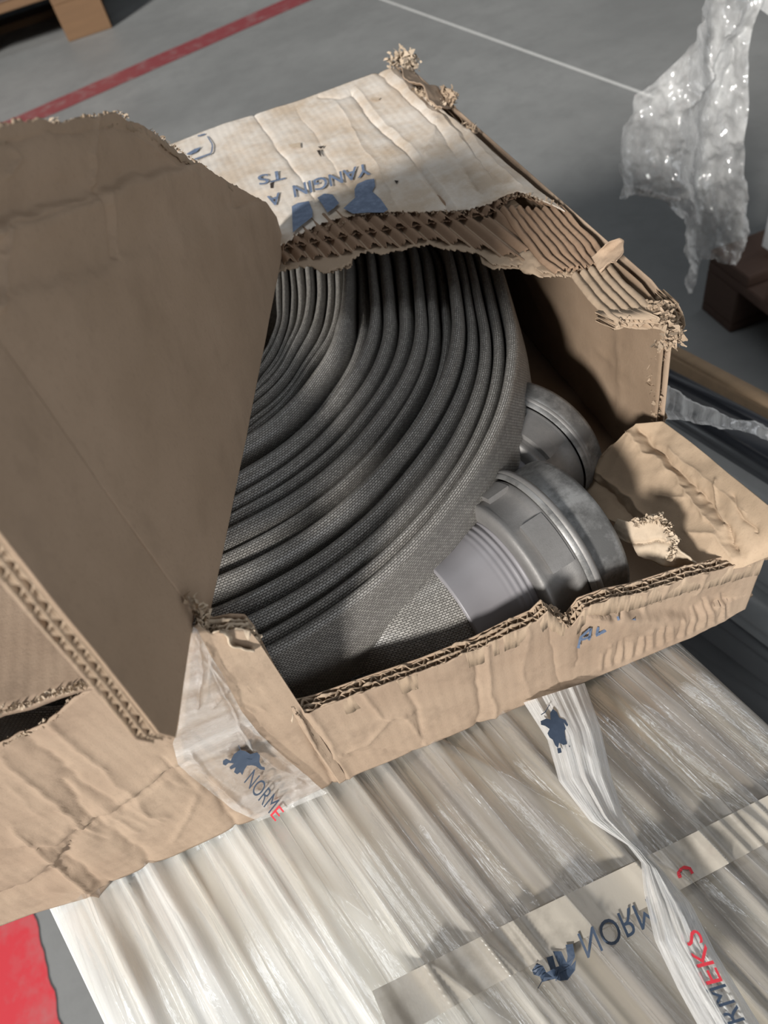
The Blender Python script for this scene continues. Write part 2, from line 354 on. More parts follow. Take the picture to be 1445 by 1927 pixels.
# ================= the film wrapped stack under the box =================
u1 = np.array([-.213, .159]); u2 = np.array([-.190, .101]); w1 = np.array([.161, .161]); w2 = np.array([.171, .111])
sl, sr = .40, .22
def edge_x(y): return -.213 + sl * (.16 - y), .161 + sr * (.16 - y)
def film_h(x, y):
    a, b = edge_x(y); u = (x - a) / (b - a); L = u * .36
    r = lambda f, g, o, p: (1 - 2 * np.abs(vn(L * f + o + .5 * vn(y * 9 + o, L * 7), y * g + o * 2.3))) ** p
    h = .0045 * r(26, 1.6, 3, 3) + .0042 * r(62, 2.6, 11, 4) + .0022 * r(150, 4.5, 23, 3) - .004
    h += .0040 * (1 - 2 * np.abs(vn(L * 26 + y * 11, y * 3 + 7))) ** 5 * np.clip(1 - np.abs(u - .55) / .28, 0, 1)
    e = np.minimum(u, 1 - u); h = h * np.clip(e * 14, 0.15, 1) - .018 * np.exp(-(e / .02) ** 1.0 * 1.3)
    return h - .0035
def film_surf(q):
    w = PZ(q, 0)
    for _ in range(4): w = PZ(q, film_h(w[:, 0], w[:, 1]))
    return w
st = root('wrapped_stack', 'large stack wrapped in wrinkled clear stretch film, carrying the torn box', 'pallet load')
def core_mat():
    k = NT('goods_with_painted_shade'); tc = k.n('ShaderNodeTexCoord'); sx = k.n('ShaderNodeSeparateXYZ'); k.l(tc.outputs['Object'], sx.inputs[0])
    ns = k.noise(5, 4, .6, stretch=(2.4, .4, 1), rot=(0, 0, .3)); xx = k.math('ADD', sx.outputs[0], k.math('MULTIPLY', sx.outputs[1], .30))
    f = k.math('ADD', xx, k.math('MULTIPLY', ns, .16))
    col = k.ramp(k.math('ADD', k.math('MULTIPLY', f, 1.6), .42), [(.30, (.94, .96, .95)), (.50, (.86, .85, .79)), (.62, (.27, .235, .195)), (.95, (.19, .165, .135)), (.95, (.27, .24, .205))])  # pale to grey-brown goods, right side darkened in the colour as a painted shadow
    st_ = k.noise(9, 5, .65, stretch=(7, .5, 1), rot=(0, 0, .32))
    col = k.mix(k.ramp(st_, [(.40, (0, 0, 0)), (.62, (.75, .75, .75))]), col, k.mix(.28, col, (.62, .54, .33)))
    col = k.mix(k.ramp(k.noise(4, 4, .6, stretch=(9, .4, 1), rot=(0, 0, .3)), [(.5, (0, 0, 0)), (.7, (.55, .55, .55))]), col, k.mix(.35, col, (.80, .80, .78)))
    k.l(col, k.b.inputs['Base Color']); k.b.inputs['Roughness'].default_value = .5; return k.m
NX, NY = 620, 300
yy = np.linspace(.55, -.16, NY); uu = np.linspace(0, 1, NX); Yg, Ug = np.meshgrid(yy, uu); a_, b_ = edge_x(Yg); Xg = a_ + (b_ - a_) * Ug
core = [];
cc = [(edge_x(.55)[0] + .004, .55), (edge_x(.55)[1] - .004, .55), (edge_x(-.16)[1] - .004, -.16), (edge_x(-.16)[0] + .004, -.16)]
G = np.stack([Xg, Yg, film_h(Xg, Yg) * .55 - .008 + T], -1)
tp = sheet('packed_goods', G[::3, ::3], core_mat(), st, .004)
cv = [(x, y, z) for z in (T - .03, 0.0) for x, y in cc]
mesh('stack_body', cv, [[0, 1, 2, 3], [4, 7, 6, 5], [0, 4, 5, 1], [1, 5, 6, 2], [2, 6, 7, 3], [3, 7, 4, 0]], plain('grey_wrapped_body', (.36, .35, .34), .35), st, False)
FILM = film_mat('stretch_film', (.78, .78, .77), .15, streak=(9, .5, 1), rot=.31, rough=.12, bump=.7, amt=(.42, .70), lines=.16)
sheet('stretch_film', np.stack([Xg, Yg, film_h(Xg, Yg) + T], -1), FILM, st, 0)
# ---- pieces of printed tape across the film
TAPE = film_mat('packing_tape', (.40, .365, .31), .6, streak=(3, 3, 1), rough=.32, bump=.2, amt=(.2, .55))
def tape_piece(name, top, bot, lift, nu=90, nv=14, mat=TAPE, parent=st, surf=film_surf, wr=.0):
    A = resample(np.array(top, float), nu); B = resample(np.array(bot, float), nu); t = np.linspace(0, 1, nv)[None, :, None]
    q = (A[:, None] * (1 - t) + B[:, None] * t).reshape(-1, 2); w = surf(q); tc = CAM - w; tc /= np.linalg.norm(tc, axis=1, keepdims=True)
    w = w + tc * (lift + wr * fbm(q[:, 0] / 9, q[:, 1] / 40, 3))[:, None]
    return sheet(name, w.reshape(nu, nv, 3), mat, parent, 0)
flat = lambda h0: (lambda q: PZ(q, h0))
tape = tape_piece('printed_tape', [(700, 1865), (830, 1800), (1000, 1715), (1240, 1600), (1445, 1497), (1600, 1420)], [(740, 1960), (860, 1890), (1030, 1800), (1270, 1680), (1445, 1585), (1600, 1505)], .0008, nu=260, nv=30, surf=lambda q: film_surf(q))
tsurf = lambda q: film_surf(q)
lettering('lettering', 'NORM', (1086, 1758), (1218, 1690), (20, 46), tsurf, INK_NAVY, tape, .0018)
stroke('lettering', [[(1280, 1652), (1276, 1642), (1285, 1632), (1298, 1634), (1303, 1644)]], 6, tsurf, INK_RED, tape, .0018)
ELE3 = [(1001, 1826), (1010, 1812), (1022, 1818), (1028, 1830), (1036, 1826), (1028, 1802), (1040, 1798), (1046, 1820), (1052, 1818), (1040, 1790), (1056, 1790), (1066, 1812), (1068, 1800), (1064, 1778), (1078, 1776), (1082, 1800), (1074, 1818), (1084, 1806), (1082, 1826), (1068, 1844), (1054, 1846), (1044, 1842), (1020, 1848), (1016, 1838), (1004, 1834)]
fill_poly('animal_emblem', ELE3, tsurf, INK_NAVY, tape, .0018)
stroke('animal_emblem_tail', [[(1020, 1846), (1012, 1860)], [(1070, 1820), (1050, 1832), (1046, 1846)]], 1.6, tsurf, INK_NAVY, tape, .0024)

# ---- twisted loose film strip with print, lying over the stack
fs = root('film_strip', 'twisted strip of printed stretch film lying across the wrapped stack', 'plastic film')
def strip_mat():
    k = NT('gathered_film'); tcu = k.n('ShaderNodeUVMap'); mp = k.n('ShaderNodeMapping'); k.l(tcu.outputs[0], mp.inputs[0]); mp.inputs['Scale'].default_value = (2.0, 13, 1)
    nn = k.n('ShaderNodeTexNoise', _Scale=1.6, _Detail=6, _Roughness=.65); k.l(mp.outputs[0], nn.inputs['Vector'])
    k.b.inputs['Base Color'].default_value = (.82, .82, .81, 1); k.b.inputs['Roughness'].default_value = .2; k.b.inputs['Specular IOR Level'].default_value = .6
    k.l(k.ramp(nn.outputs[0], [(.3, (.38,) * 3), (.62, (.9,) * 3)]), k.b.inputs['Alpha']); k.bump([(nn.outputs[0], .8, .003)]); return k.m
SM = strip_mat()
def strip_fn(Lp, Rp, nu, nv, amp, lift):
    A = resample(np.array(Lp, float), nu); B = resample(np.array(Rp, float), nu); t = np.linspace(0, 1, nv)
    q = A[:, None] * (1 - t[None, :, None]) + B[:, None] * t[None, :, None]; w = PZ(q.reshape(-1, 2), .006); tc = CAM - w; tc /= np.linalg.norm(tc, axis=1, keepdims=True)
    s = np.linspace(0, 1, nu); wid = np.linalg.norm(A - B, axis=1); Sg, Tg = np.meshgrid(s, t, indexing='ij')
    h = amp * (1.2 - 2.4 * np.abs(vn(Tg * 7, Sg * 3.5))) + amp * .5 * (1 - 2 * np.abs(vn(Tg * 17 + 9, Sg * 5)))
    edge = np.minimum(Tg, 1 - Tg) * 2; h = h * np.clip(edge * 3, .1, 1) + lift * np.sqrt(np.clip(edge, 0, 1)) * (1 + 1.2 * np.exp(-((wid[:, None] - 20) / 40) ** 2))
    return (w + tc * h.reshape(-1)[:, None]).reshape(nu, nv, 3)
# upper fan, pinch at (1228,1625), lower fan
LP = [(985, 1322), (1030, 1392), (1052, 1470), (1110, 1545), (1180, 1590), (1206, 1622), (1212, 1680), (1232, 1770), (1275, 1860), (1330, 1960)]
RP = [(1100, 1285), (1130, 1370), (1150, 1460), (1172, 1530), (1205, 1585), (1238, 1628), (1300, 1700), (1345, 1790), (1400, 1880), (1450, 1960)]
stp = sheet('twisted_film', strip_fn(LP, RP, 260, 46, .0028, .004), SM, fs, 0)
ssurf = lambda q: PZ(q, .0105)
lettering('lettering', 'EKS', (1360, 1846), (1313, 1748), (-35, 9), ssurf, INK_RED, stp, .0030)
lettering('lettering', 'NORM', (1452, 2008), (1364, 1851), (-38, 12), ssurf, INK_NAVY, stp, .0030)
ELE2 = [(1017, 1357), (1028, 1352), (1036, 1354), (1035, 1342), (1040, 1334), (1048, 1340), (1052, 1350), (1064, 1355), (1069, 1364), (1062, 1376), (1064, 1390), (1068, 1400), (1060, 1402), (1052, 1398), (1050, 1408), (1044, 1402), (1040, 1392), (1034, 1388), (1030, 1380), (1034, 1372), (1026, 1366), (1018, 1364)]
fill_poly('animal_emblem', ELE2, ssurf, INK_NAVY, stp, .003)
fill_poly('animal_emblem_foot', [(1048, 1408), (1055, 1407), (1057, 1416), (1050, 1418)], ssurf, INK_NAVY, stp, .003)
stroke('animal_emblem_tail', [[(1066, 1396), (1072, 1406)], [(1018, 1345), (1026, 1340), (1034, 1326)]], 1.6, ssurf, INK_NAVY, stp, .003)
# ================= the torn cardboard box =================
bx = root('cardboard_box', 'torn open brown cardboard box holding the coiled hose', 'box')
YF = .16; BT = .0065
# front wall ----------------------------------------------------------------
left_top = [(-220, 1500), (0, 1402), (60, 1376), (110, 1345), (140, 1312), (175, 1292), (200, 1287), (250, 1258), (300, 1220), (372, 1172), (398, 1192), (440, 1183), (468, 1184), (486, 1205), (505, 1255), (530, 1295), (548, 1330), (552, 1345)]
cut = [(552, 1345), (600, 1332), (700, 1296), (800, 1262), (900, 1222), (960, 1192), (1010, 1170), (1030, 1150), (1052, 1168), (1075, 1178), (1100, 1146), (1150, 1128), (1200, 1118), (1300, 1086), (1380, 1066), (1438, 1050)]
bot = [(-260, 1848), (0, 1742), (60, 1719), (190, 1681), (216, 1656), (330, 1608), (430, 1562), (530, 1520), (610, 1484), (800, 1404), (1000, 1322), (1150, 1262), (1300, 1198), (1385, 1155)]
def both(A, B, nu, k):           # parametrise by photo x so the walls' verticals stay vertical
    return resample(A, nu), resample(B, nu)
topP = PY(np.array(left_top + cut[1:]), YF)
xs = np.concatenate([np.linspace(topP[0, 0], topP[-1, 0], 900)])
def top_z(x):                   # height of the front wall along x (walks the torn outline)
    o = np.argsort(topP[:, 0]); return np.interp(x, topP[o, 0], topP[o, 2])
nu, nv = 760, 74
S = np.linspace(0, 1, nu); tx = np.interp(S, [0, 1], [topP[0, 0] - .0, topP[-1, 0]])
# use arc-length resampled outline so steep tears keep their shape
topP = np.r_[[V(-.362, YF, .150)], topP]; A = resample(topP, nu); B = np.c_[A[:, 0], np.full(nu, YF), np.full(nu, T)]
botP = np.r_[[V(-.362, YF, .0)], PY(np.array(bot), YF)]; B[:, 2] = np.interp(B[:, 0], botP[:, 0], botP[:, 2])
A = A + np.array([0, 0, 1]) * (fbm(S * 160, S * 0, 3) * .0012)[:, None]
t = np.linspace(0, 1, nv)[None, :, None]; G = A[:, None] * (1 - t) + B[:, None] * t
cre = [([(0, 1598), (104, 1587), (230, 1520), (349, 1437)], -.0022, 4, 'v'), ([(0, 1590), (100, 1575), (230, 1508), (345, 1428)], .0018, 9, 'v'),
       ([(560, 1340), (600, 1420), (625, 1480)], -.0016, 7, 'v'), ([(580, 1335), (625, 1410), (655, 1470)], .0012, 8, 'v'),
       ([(890, 1225), (900, 1300), (905, 1365)], -.0016, 7, 'v'), ([(918, 1215), (925, 1290), (930, 1355)], .0012, 6, 'v'),
       ([(755, 1280), (785, 1340), (795, 1400)], -.0012, 6, 'v'), ([(770, 1340), (730, 1355), (690, 1400), (640, 1420)], .0012, 5, 'v'),
       ([(680, 1300), (720, 1350), (760, 1345), (800, 1400)], .001, 4, 'v'), ([(650, 1420), (700, 1410), (790, 1415)], -.0009, 5, 'v'),
       ([(120, 1480), (200, 1560), (260, 1600), (300, 1650)], -.0022, 12, 'v'), ([(30, 1380), (150, 1470), (235, 1520)], -.0016, 9, 'v'), ([(60, 1340), (180, 1440), (300, 1540)], .0013, 9, 'v'),
       ([(0, 1430), (90, 1500), (170, 1560)], .0014, 7, 'v'), ([(30, 1560), (60, 1590), (110, 1610), (90, 1640)], .0020, 9, 'v'), ([(0, 1672), (60, 1650), (100, 1612)], -.0030, 6, 's'),
       ([(100, 1625), (150, 1660), (185, 1680)], .0026, 5, 'v'), ([(130, 1620), (175, 1650), (215, 1670)], -.0022, 9, 'v'), ([(370, 1500), (350, 1545), (325, 1580)], .0012, 4, 'v'), ([(390, 1480), (430, 1530), (450, 1560)], -.002, 10, 'v'),
       ([(0, 1700), (80, 1680), (170, 1665)], .0012, 6, 'v'), ([(490, 1368), (470, 1385), (480, 1400)], .001, 4, 'v'),
       ([(1100, 1155), (1092, 1200), (1082, 1250)], -.001, 6, 'v'), ([(1180, 1130), (1170, 1150)], .0014, 7, 'v'), ([(1216, 1110), (1215, 1150)], .0014, 6, 'v'),
       ([(1150, 1158), (1220, 1158), (1290, 1155), (1340, 1140)], .0026, 6, 's'), ([(1260, 1095), (1245, 1130)], .0012, 6, 'v'), ([(1330, 1085), (1310, 1120)], .0012, 6, 'v'),
       ([(990, 1190), (985, 1260), (1000, 1310)], .0008, 9, 'v'), ([(1040, 1180), (1045, 1240), (1055, 1290)], -.0008, 9, 'v')]
for i in range(26):
    x = 1130 + i * 9.5; y = 1262 - (x - 1130) * .43; cre.append(([(x, y - 4), (x + rng.uniform(-4, 6), y - rng.uniform(25, 45))], .0011 * (-1) ** i, 3.2, 'v'))
for i in range(18):
    x = rng.uniform(-10, 470); y = 1480 + rng.uniform(-70, 130) - x * .35; a = rng.uniform(0, .9); l = rng.uniform(30, 90)
    cre.append(([(x, y), (x + l * math.cos(a), y + l * math.sin(a))], rng.choice([-1, 1]) * rng.uniform(.0005, .0012), rng.uniform(3, 6), 'v'))
Gf = relief(G, cre, .0014, 20, 2)
fp = sheet('front_panel', Gf, KR_OUT, bx, .0006)
def front_surf(q): return PY(q, YF - .0008)
cutP = PY(np.array(cut), YF) + np.array([0, .0002, 0])
corrugated('cut_edge', cutP, (0, 1, 0), (0, 0, -1), KR_CUT, fp, BT, .014, seed=2)
inner = PY(np.array(cut), YF) + np.array([0, BT, .0]); Gi = ruled(inner, np.c_[inner[:, 0], inner[:, 1], np.full(len(inner), T + .002)], 200, 12)
sheet('inner_liner', Gi, KR_IN, fp, .0006)
lt = PY(np.array(left_top[9:]), YF) + np.array([0, BT, .0]); sheet('inner_liner', ruled(lt, np.c_[lt[:, 0], lt[:, 1], np.full(len(lt), T + .002)], 90, 8), KR_IN, fp, .0006)
corrugated('torn_edge', PY(np.array(left_top[9:]), YF)[:], (0, 1, 0), (-.4, 0, -1), KR_TORN, fp, BT, .008, seed=9, crush=.8)
ragged_fibres('torn_fibres', PY(np.array([(395, 1190), (425, 1182), (468, 1182), (490, 1215), (530, 1298), (550, 1335)]), YF + .002), (.2, 0, 1), KR_TORN, fp, 170, .0045, 4, .0012)
ragged_fibres('torn_fibres', PY(np.array([(1010, 1165), (1030, 1146), (1055, 1165), (1075, 1175)]), YF + .003), (.0, 0, 1), KR_CUT, fp, 90, .006, 5, .0016, .004)
ragged_fibres('torn_fibres', PY(np.array([(1390, 1062), (1445, 1046)]), YF + .003), (.2, 0, 1), KR_CUT, fp, 60, .005, 6, .0012, .003)
ragged_fibres('torn_fibres', PY(np.array([(362, 1130), (380, 1150), (392, 1180)]), YF + .004), (.2, 0, 1), KR_TORN, fp, 60, .007, 7, .0016, .004)
# rolled scrap on the torn corner
Gc = ruled(PY([(425, 1180), (450, 1205), (480, 1222)], YF - .003), PY([(432, 1168), (462, 1185), (484, 1208)], YF + .006), 40, 10)
sheet('torn_scrap', relief(Gc, [], .006, 120, 5), KR_TORN, fp, .0008)
stroke('pen_mark', [[(1088, 1220), (1092, 1200), (1112, 1182), (1108, 1205)], [(1094, 1204), (1112, 1198)], [(1126, 1180), (1122, 1196), (1140, 1186)], [(1162, 1160), (1168, 1178), (1196, 1166)]], 5, front_surf, INK_PEN, fp, .0034)

# top panel: weathered printed panel, far from the camera, with its torn step edges ----------------
ZT = .14
def top_surf(q): return PZ(q, ZT + .0006)
far = [(250, 292), (335, 262), (480, 212), (600, 172), (700, 137), (740, 130), (765, 128), (800, 148), (845, 198)]
L1 = [(500, 475), (540, 455), (562, 438), (600, 420), (640, 408), (700, 398), (760, 399), (830, 397), (880, 395), (915, 386), (945, 370), (975, 360), (1000, 366), (1030, 378), (1062, 388)]
L2 = [(500, 500), (538, 462), (581, 455), (626, 447), (666, 437), (709, 432), (748, 426), (782, 422), (812, 417), (855, 411), (895, 405), (925, 399), (946, 383), (975, 363), (1010, 372), (1064, 392)]
L3 = [(500, 530), (529, 493), (581, 484), (620, 481), (666, 469), (703, 464), (745, 460), (779, 455), (809, 449), (843, 457), (870, 457), (904, 466), (944, 478), (983, 486), (1008, 461), (1027, 469), (1052, 472), (1083, 494), (1119, 513)]
L4 = [(500, 545), (526, 511), (563, 502), (590, 503), (608, 513), (627, 510), (654, 499), (672, 481), (690, 472), (715, 479), (745, 472), (779, 464), (809, 461), (840, 469), (870, 472), (903, 478), (925, 496), (950, 502), (990, 498), (1020, 512), (1060, 520), (1119, 520)]
pT = root  # keep name free
farP = PZ(np.array(far), ZT); far_y = lambda x: np.interp(x, farP[:, 0], farP[:, 1])
edgeR = PZ(np.array([(740, 130), (765, 128), (800, 150), (852, 198), (884, 240), (960, 300), (1062, 385), (1130, 450), (1170, 485), (1210, 540), (1250, 590)]), ZT)
def top_layer(name, L, z, mat, thick, wave=None, seed=0, cre=(), nz=.0012, shade=None, nu=420, nv=120, parent=None, ragamp=.0016):
    near = resample(PZ(np.array(L), z), nu); s = np.linspace(0, 1, nu)
    near = near + np.array([0, 1, 0]) * (fbm(s * 120 + seed, s * 0 + seed, 3) * ragamp)[:, None]
    # far border: straight back along y until the far rim or the right rim of the box
    x = near[:, 0]; fy = np.where(x < farP[4, 0], far_y(x), np.interp(x, edgeR[:, 0], edgeR[:, 1]))
    o = np.argsort(edgeR[:, 0]); fx = x - .012 * 0
    farp = np.c_[x, np.minimum(farP[:, 1].max(), farP[0, 1]) + 0 * x, near[:, 2]]
    return near, farp
def flute_z(x, ph, per=.0078): return .5 + .5 * np.sin(2 * math.pi * x / per + ph)
def slab(name, near, farp, mat, parent, th=.0006, cre=(), nz=.0012, nf=26, seed=1, nv=110, wave=None):
    t = (np.linspace(0, 1, nv) ** 1.0)[None, :, None]; G = near[:, None] * (1 - t) + farp[:, None] * t
    if wave: G[..., 2] += wave(G[..., 0], G[..., 1])
    return sheet(name, relief(G, cre, nz, nf, seed), mat, parent, th)
def near_far(L, z, nu, y_back=None, seed=0, ragamp=.0012, right=None):
    near = resample(PZ(np.array(L), z), nu); s = np.linspace(0, 1, nu); near[:, 1] += fbm(s * 110 + seed, s * 0 + seed, 3) * ragamp; near[:, 2] = z + T
    k = (near[:, 0] - farP[0, 0]) / (farP[5, 0] - farP[0, 0])
    return near, k
tcre = [([(477, 216), (540, 300), (601, 385)], -.0013, 5, 'v'), ([(661, 176), (700, 225), (761, 281), (842, 392)], -.0020, 4, 'v'), ([(675, 172), (716, 222), (776, 278), (858, 390)], .0007, 6, 'v'),
        ([(713, 136), (814, 228), (840, 262), (900, 360)], -.0018, 5, 'v'), ([(735, 134), (830, 222), (900, 300)], .0012, 6, 'v'), ([(600, 180), (640, 182), (662, 176)], -.0010, 3, 'v'), ([(760, 140), (845, 225), (930, 330)], -.0016, 6, 'v'),
        ([(820, 225), (816, 262), (800, 290)], .0018, 5, 'v'), ([(640, 200), (700, 300), (750, 390)], .0007, 6, 'v'), ([(560, 205), (640, 330), (690, 400)], -.0006, 5, 'v'), ([(880, 250), (980, 350)], .0014, 6, 'v')]
nu = 460
near1 = resample(PZ(np.array(L1), ZT), nu); s_ = np.linspace(0, 1, nu); near1[:, 1] += fbm(s_ * 130, s_ * 0, 3) * .0022
farQ = resample(PZ(np.array([(235, 300), (335, 265), (480, 214), (600, 174), (700, 139), (745, 128), (800, 150), (850, 200), (885, 243), (960, 300), (1062, 384)]), ZT), nu)
farQ = resample(PZ(np.array([(300, 280), (335, 265), (480, 214), (600, 174), (700, 139), (745, 128)]), ZT), nu)
# right rim: the panel curls down a little along it
def topgrid(near, nu, nv, z):
    """columns follow the flutes (constant x); rows run from the torn edge to the far rim"""
    xn = near[:, 0]; xf = np.interp(np.linspace(0, 1, nu), [0, 1], [farQ[0, 0], farQ[-1, 0]])
    fy = np.interp(xf, farQ[:, 0], farQ[:, 1]); F = np.c_[xf, fy, np.full(nu, z + T)]
    t = np.linspace(0, 1, nv)[None, :, None]; return near[:, None] * (1 - t) + F[:, None] * t
G1 = topgrid(near1, nu, 170, ZT)
curl = np.clip((G1[..., 0] - .178) / .03, 0, 1); 
G1[..., 2] += -.010 * curl ** 2
top = sheet('top_panel', relief(G1, tcre, .0020, 22, 4), KR_TOP, bx, .0006)
def layer(name, L, dz, mat, rg, seed, wave=None, depth_back=.03, th=.0005, nu=520, nv=26):
    near = resample(PZ(np.array(L), ZT - dz), nu); s = np.linspace(0, 1, nu); near[:, 1] += fbm(s * 150 + seed, s * 0 + seed, 3) * rg
    near[:, 2] = ZT - dz + T - .010 * np.clip((near[:, 0] - .178) / .03, 0, 1) ** 2
    back = near + np.array([-.0, depth_back, 0]); t = np.linspace(0, 1, nv)[None, :, None]; G = near[:, None] * (1 - t) + back[:, None] * t
    if wave is not None:
        G[..., 2] += wave(G[..., 0] + .1 * (G[..., 1] - .45))
    return sheet(name, G, mat, top, th)
wv = lambda ph, a, per=.0072: (lambda x: a * np.abs(np.sin(math.pi * x / per + ph)) ** 1.3 * 2 - a)
layer('fluting', L2, .0021, KR_FLUTE, .003, 5, wv(0, .0019, .0084), nu=1000)
layer('middle_liner', [(p[0], p[1] + 3) for p in L2], .0036, KR_FLUTE, .002, 6)
layer('fluting', L3, .0052, KR_FLUTE, .004, 7, wv(1.3, .0019, .0084), .05, nu=1000)
layer('inner_liner', L4, .0068, KR_CUT, .003, 8, None, .17, nv=60)
# light brown torn paper hanging off the rim
def curled(name, top_px, bot_px, z1, z2, mat, parent, amp=.004, seed=0, nu=70, nv=16):
    G = ruled(PZ(np.array(top_px), z1), PZ(np.array(bot_px), z2), nu, nv); G[:, -1] += np.array([0, 1, 0]) * (fbm(np.linspace(0, 14, nu) + seed, np.zeros(nu), 3) * .004)[:, None]
    return sheet(name, relief(G, [], amp, 90, seed), mat, parent, .0005)
curled('torn_paper', [(900, 470), (925, 470), (960, 485), (1000, 470), (1035, 468)], [(905, 495), (930, 508), (975, 506), (1020, 522), (1040, 525), (1056, 500)], ZT - .006, ZT - .009, KR_CUT, top, .005, 3)
curled('torn_paper', [(585, 486), (630, 484), (665, 476)], [(590, 505), (628, 513), (662, 497)], ZT - .007, ZT - .0085, KR_CUT, top, .002, 5)
curled('torn_paper', [(1050, 480), (1080, 490), (1119, 508)], [(1050, 515), (1080, 520), (1122, 522)], ZT - .006, ZT - .008, KR_CUT, top, .004, 7)
# upright torn tongue at the right rim
Gt = ruled(PZ([(1112, 483), (1128, 512), (1148, 500)], ZT - .002), PZ([(1140, 462), (1172, 448), (1170, 470), (1156, 488)], ZT + .006), 40, 14)
sheet('torn_paper', relief(Gt, [], .003, 90, 2), KR_IN, top, .0005)
# long strip of bare fluting running down the right rim
def rim_strip(name, a, b, z, mat, nper, amp, seed, th=.0006, rg=.002):
    """a: left border points, b: right border points (both running towards the camera)"""
    A = PZ(np.array(a), z); B = PZ(np.array(b), z - .004); nv = 16 * nper; G = ruled(A, B, 120, nv); w = np.linspace(0, nper, nv)
    G[..., 2] += (amp * (np.abs(np.sin(math.pi * w)) ** .8 * 2 - 1) * (1 + .3 * fbm(w, w * 0, 2)))[None]
    G[-1] += np.array([0, 1, 0]) * (fbm(np.linspace(0, 30, nv) + seed, np.zeros(nv), 3) * rg * 2)[:, None]
    return sheet(name, relief(G, [], .0015, 60, seed), mat, top, th)
rim_strip('bare_fluting', [(940, 392), (975, 440), (1012, 488), (1045, 513)], [(1064, 390), (1095, 425), (1130, 462), (1150, 497)], ZT - .002, KR_FLUTE, 8, .0018, 3)
rim_strip('bare_fluting', [(1074, 518), (1105, 560), (1140, 596), (1162, 608)], [(1150, 495), (1180, 530), (1215, 565), (1240, 592)], ZT - .003, KR_CUT, 5, .0014, 5)
corr_pts = PZ(np.array([(1158, 606), (1175, 600), (1200, 602), (1228, 598), (1245, 600)]), ZT - .003)
corrugated('torn_edge', corr_pts, (0, 0, -1), (-.35, 1, 0), KR_CUT, top, .0065, .012, .0062, 12, crush=.5)
ragged_fibres('torn_fibres', PZ(np.array([(1225, 575), (1250, 600), (1262, 625), (1275, 632), (1262, 640), (1240, 650)]), ZT - .006), (.5, -.4, .3), KR_CUT, top, 240, .007, 11, .0016, .006)
ragged_fibres('torn_fibres', PZ(np.array([(735, 122), (758, 110), (778, 118), (765, 130)]), ZT + .001), (.1, .3, 1), KR_TORN, top, 260, .007, 12, .0022, .010)
ragged_fibres('torn_fibres', PZ(np.array([(780, 172), (800, 178), (815, 190), (830, 205)]), ZT + .001), (.4, .1, .8), KR_TORN, top, 130, .006, 13, .0016, .004)
ragged_fibres('torn_fibres', PZ(np.array([(826, 175), (845, 180), (850, 195)]), ZT + .001), (.4, .1, .8), KR_CUT, top, 150, .008, 14, .0020, .006)
ragged_fibres('torn_fibres', PZ(np.array([(870, 232), (885, 240), (895, 250)]), ZT), (.6, .1, .5), KR_CUT, top, 24, .009, 15, .0008, .003)
ragged_fibres('torn_fibres', PZ(np.array([(565, 442), (620, 425), (700, 405), (800, 402), (880, 398), (940, 378), (980, 364), (1060, 388)]), ZT - .001), (0, -1, .3), KR_CUT, top, 260, .0028, 16, .0010, .002)
# curled corner piece at the far right
Gk = ruled(PZ([(745, 126), (800, 150), (850, 200)], ZT + .001), PZ([(760, 140), (800, 175), (832, 200)], ZT + .012), 60, 16)
sheet('curled_corner', relief(Gk, [], .006, 50, 8), KR_OUT, top, .0008)
# small nicks
for pl in ([(542, 272), (565, 268), (566, 278), (548, 277)], [(700, 183), (716, 184), (712, 188), (696, 187)]): fill_poly('torn_nick', pl, top_surf, KR_TORN, top, .002)
for pl in ([(598, 276), (610, 274), (604, 280)], [(508, 345), (515, 342), (514, 354), (509, 354)], [(742, 339), (750, 340), (746, 346)], [(596, 283), (602, 282), (605, 295), (601, 292)]):
    fill_poly('punched_nick', pl, top_surf, plain('dark_nick', (.03, .02, .015), .9), top, .002)
# print on the top panel
lettering('lettering', 'YANGIN', (694, 306), (550, 350), (4, 22), top_surf, INK_BLUE, top, .0028, .012)
lettering('lettering', 'A', (526, 362), (502, 370), (4, 20), top_surf, INK_BLUE, top, .0028, .012)
lettering('lettering', 'TS', (534, 319), (484, 331), (3, 18), top_surf, INK_BLUE, top, .0028, .012)
fill_poly('large_letter', [(549, 388), (560, 382), (581, 378), (588, 396), (588, 408), (562, 428), (551, 438)], top_surf, INK_BLUE, top, .0028)
fill_poly('large_letter', [(597, 372), (610, 364), (626, 366), (638, 382), (628, 392), (616, 400), (606, 384)], top_surf, INK_BLUE, top, .0028)
fill_poly('large_letter', [(667, 356), (672, 346), (690, 338), (704, 336), (706, 350), (700, 360), (716, 374), (730, 394), (722, 400), (690, 400), (664, 402), (646, 392), (668, 372)], top_surf, INK_BLUE, top, .0028)
stroke('printed_frame', [[(366, 300), (398, 288), (400, 272), (390, 256)], [(386, 252), (372, 256)]], 2.6, top_surf, INK_BLUE, top, .0028)
fill_poly('printed_mark', [(350, 290), (366, 280), (378, 276), (370, 286), (356, 292)], top_surf, INK_BLUE, top, .0028)

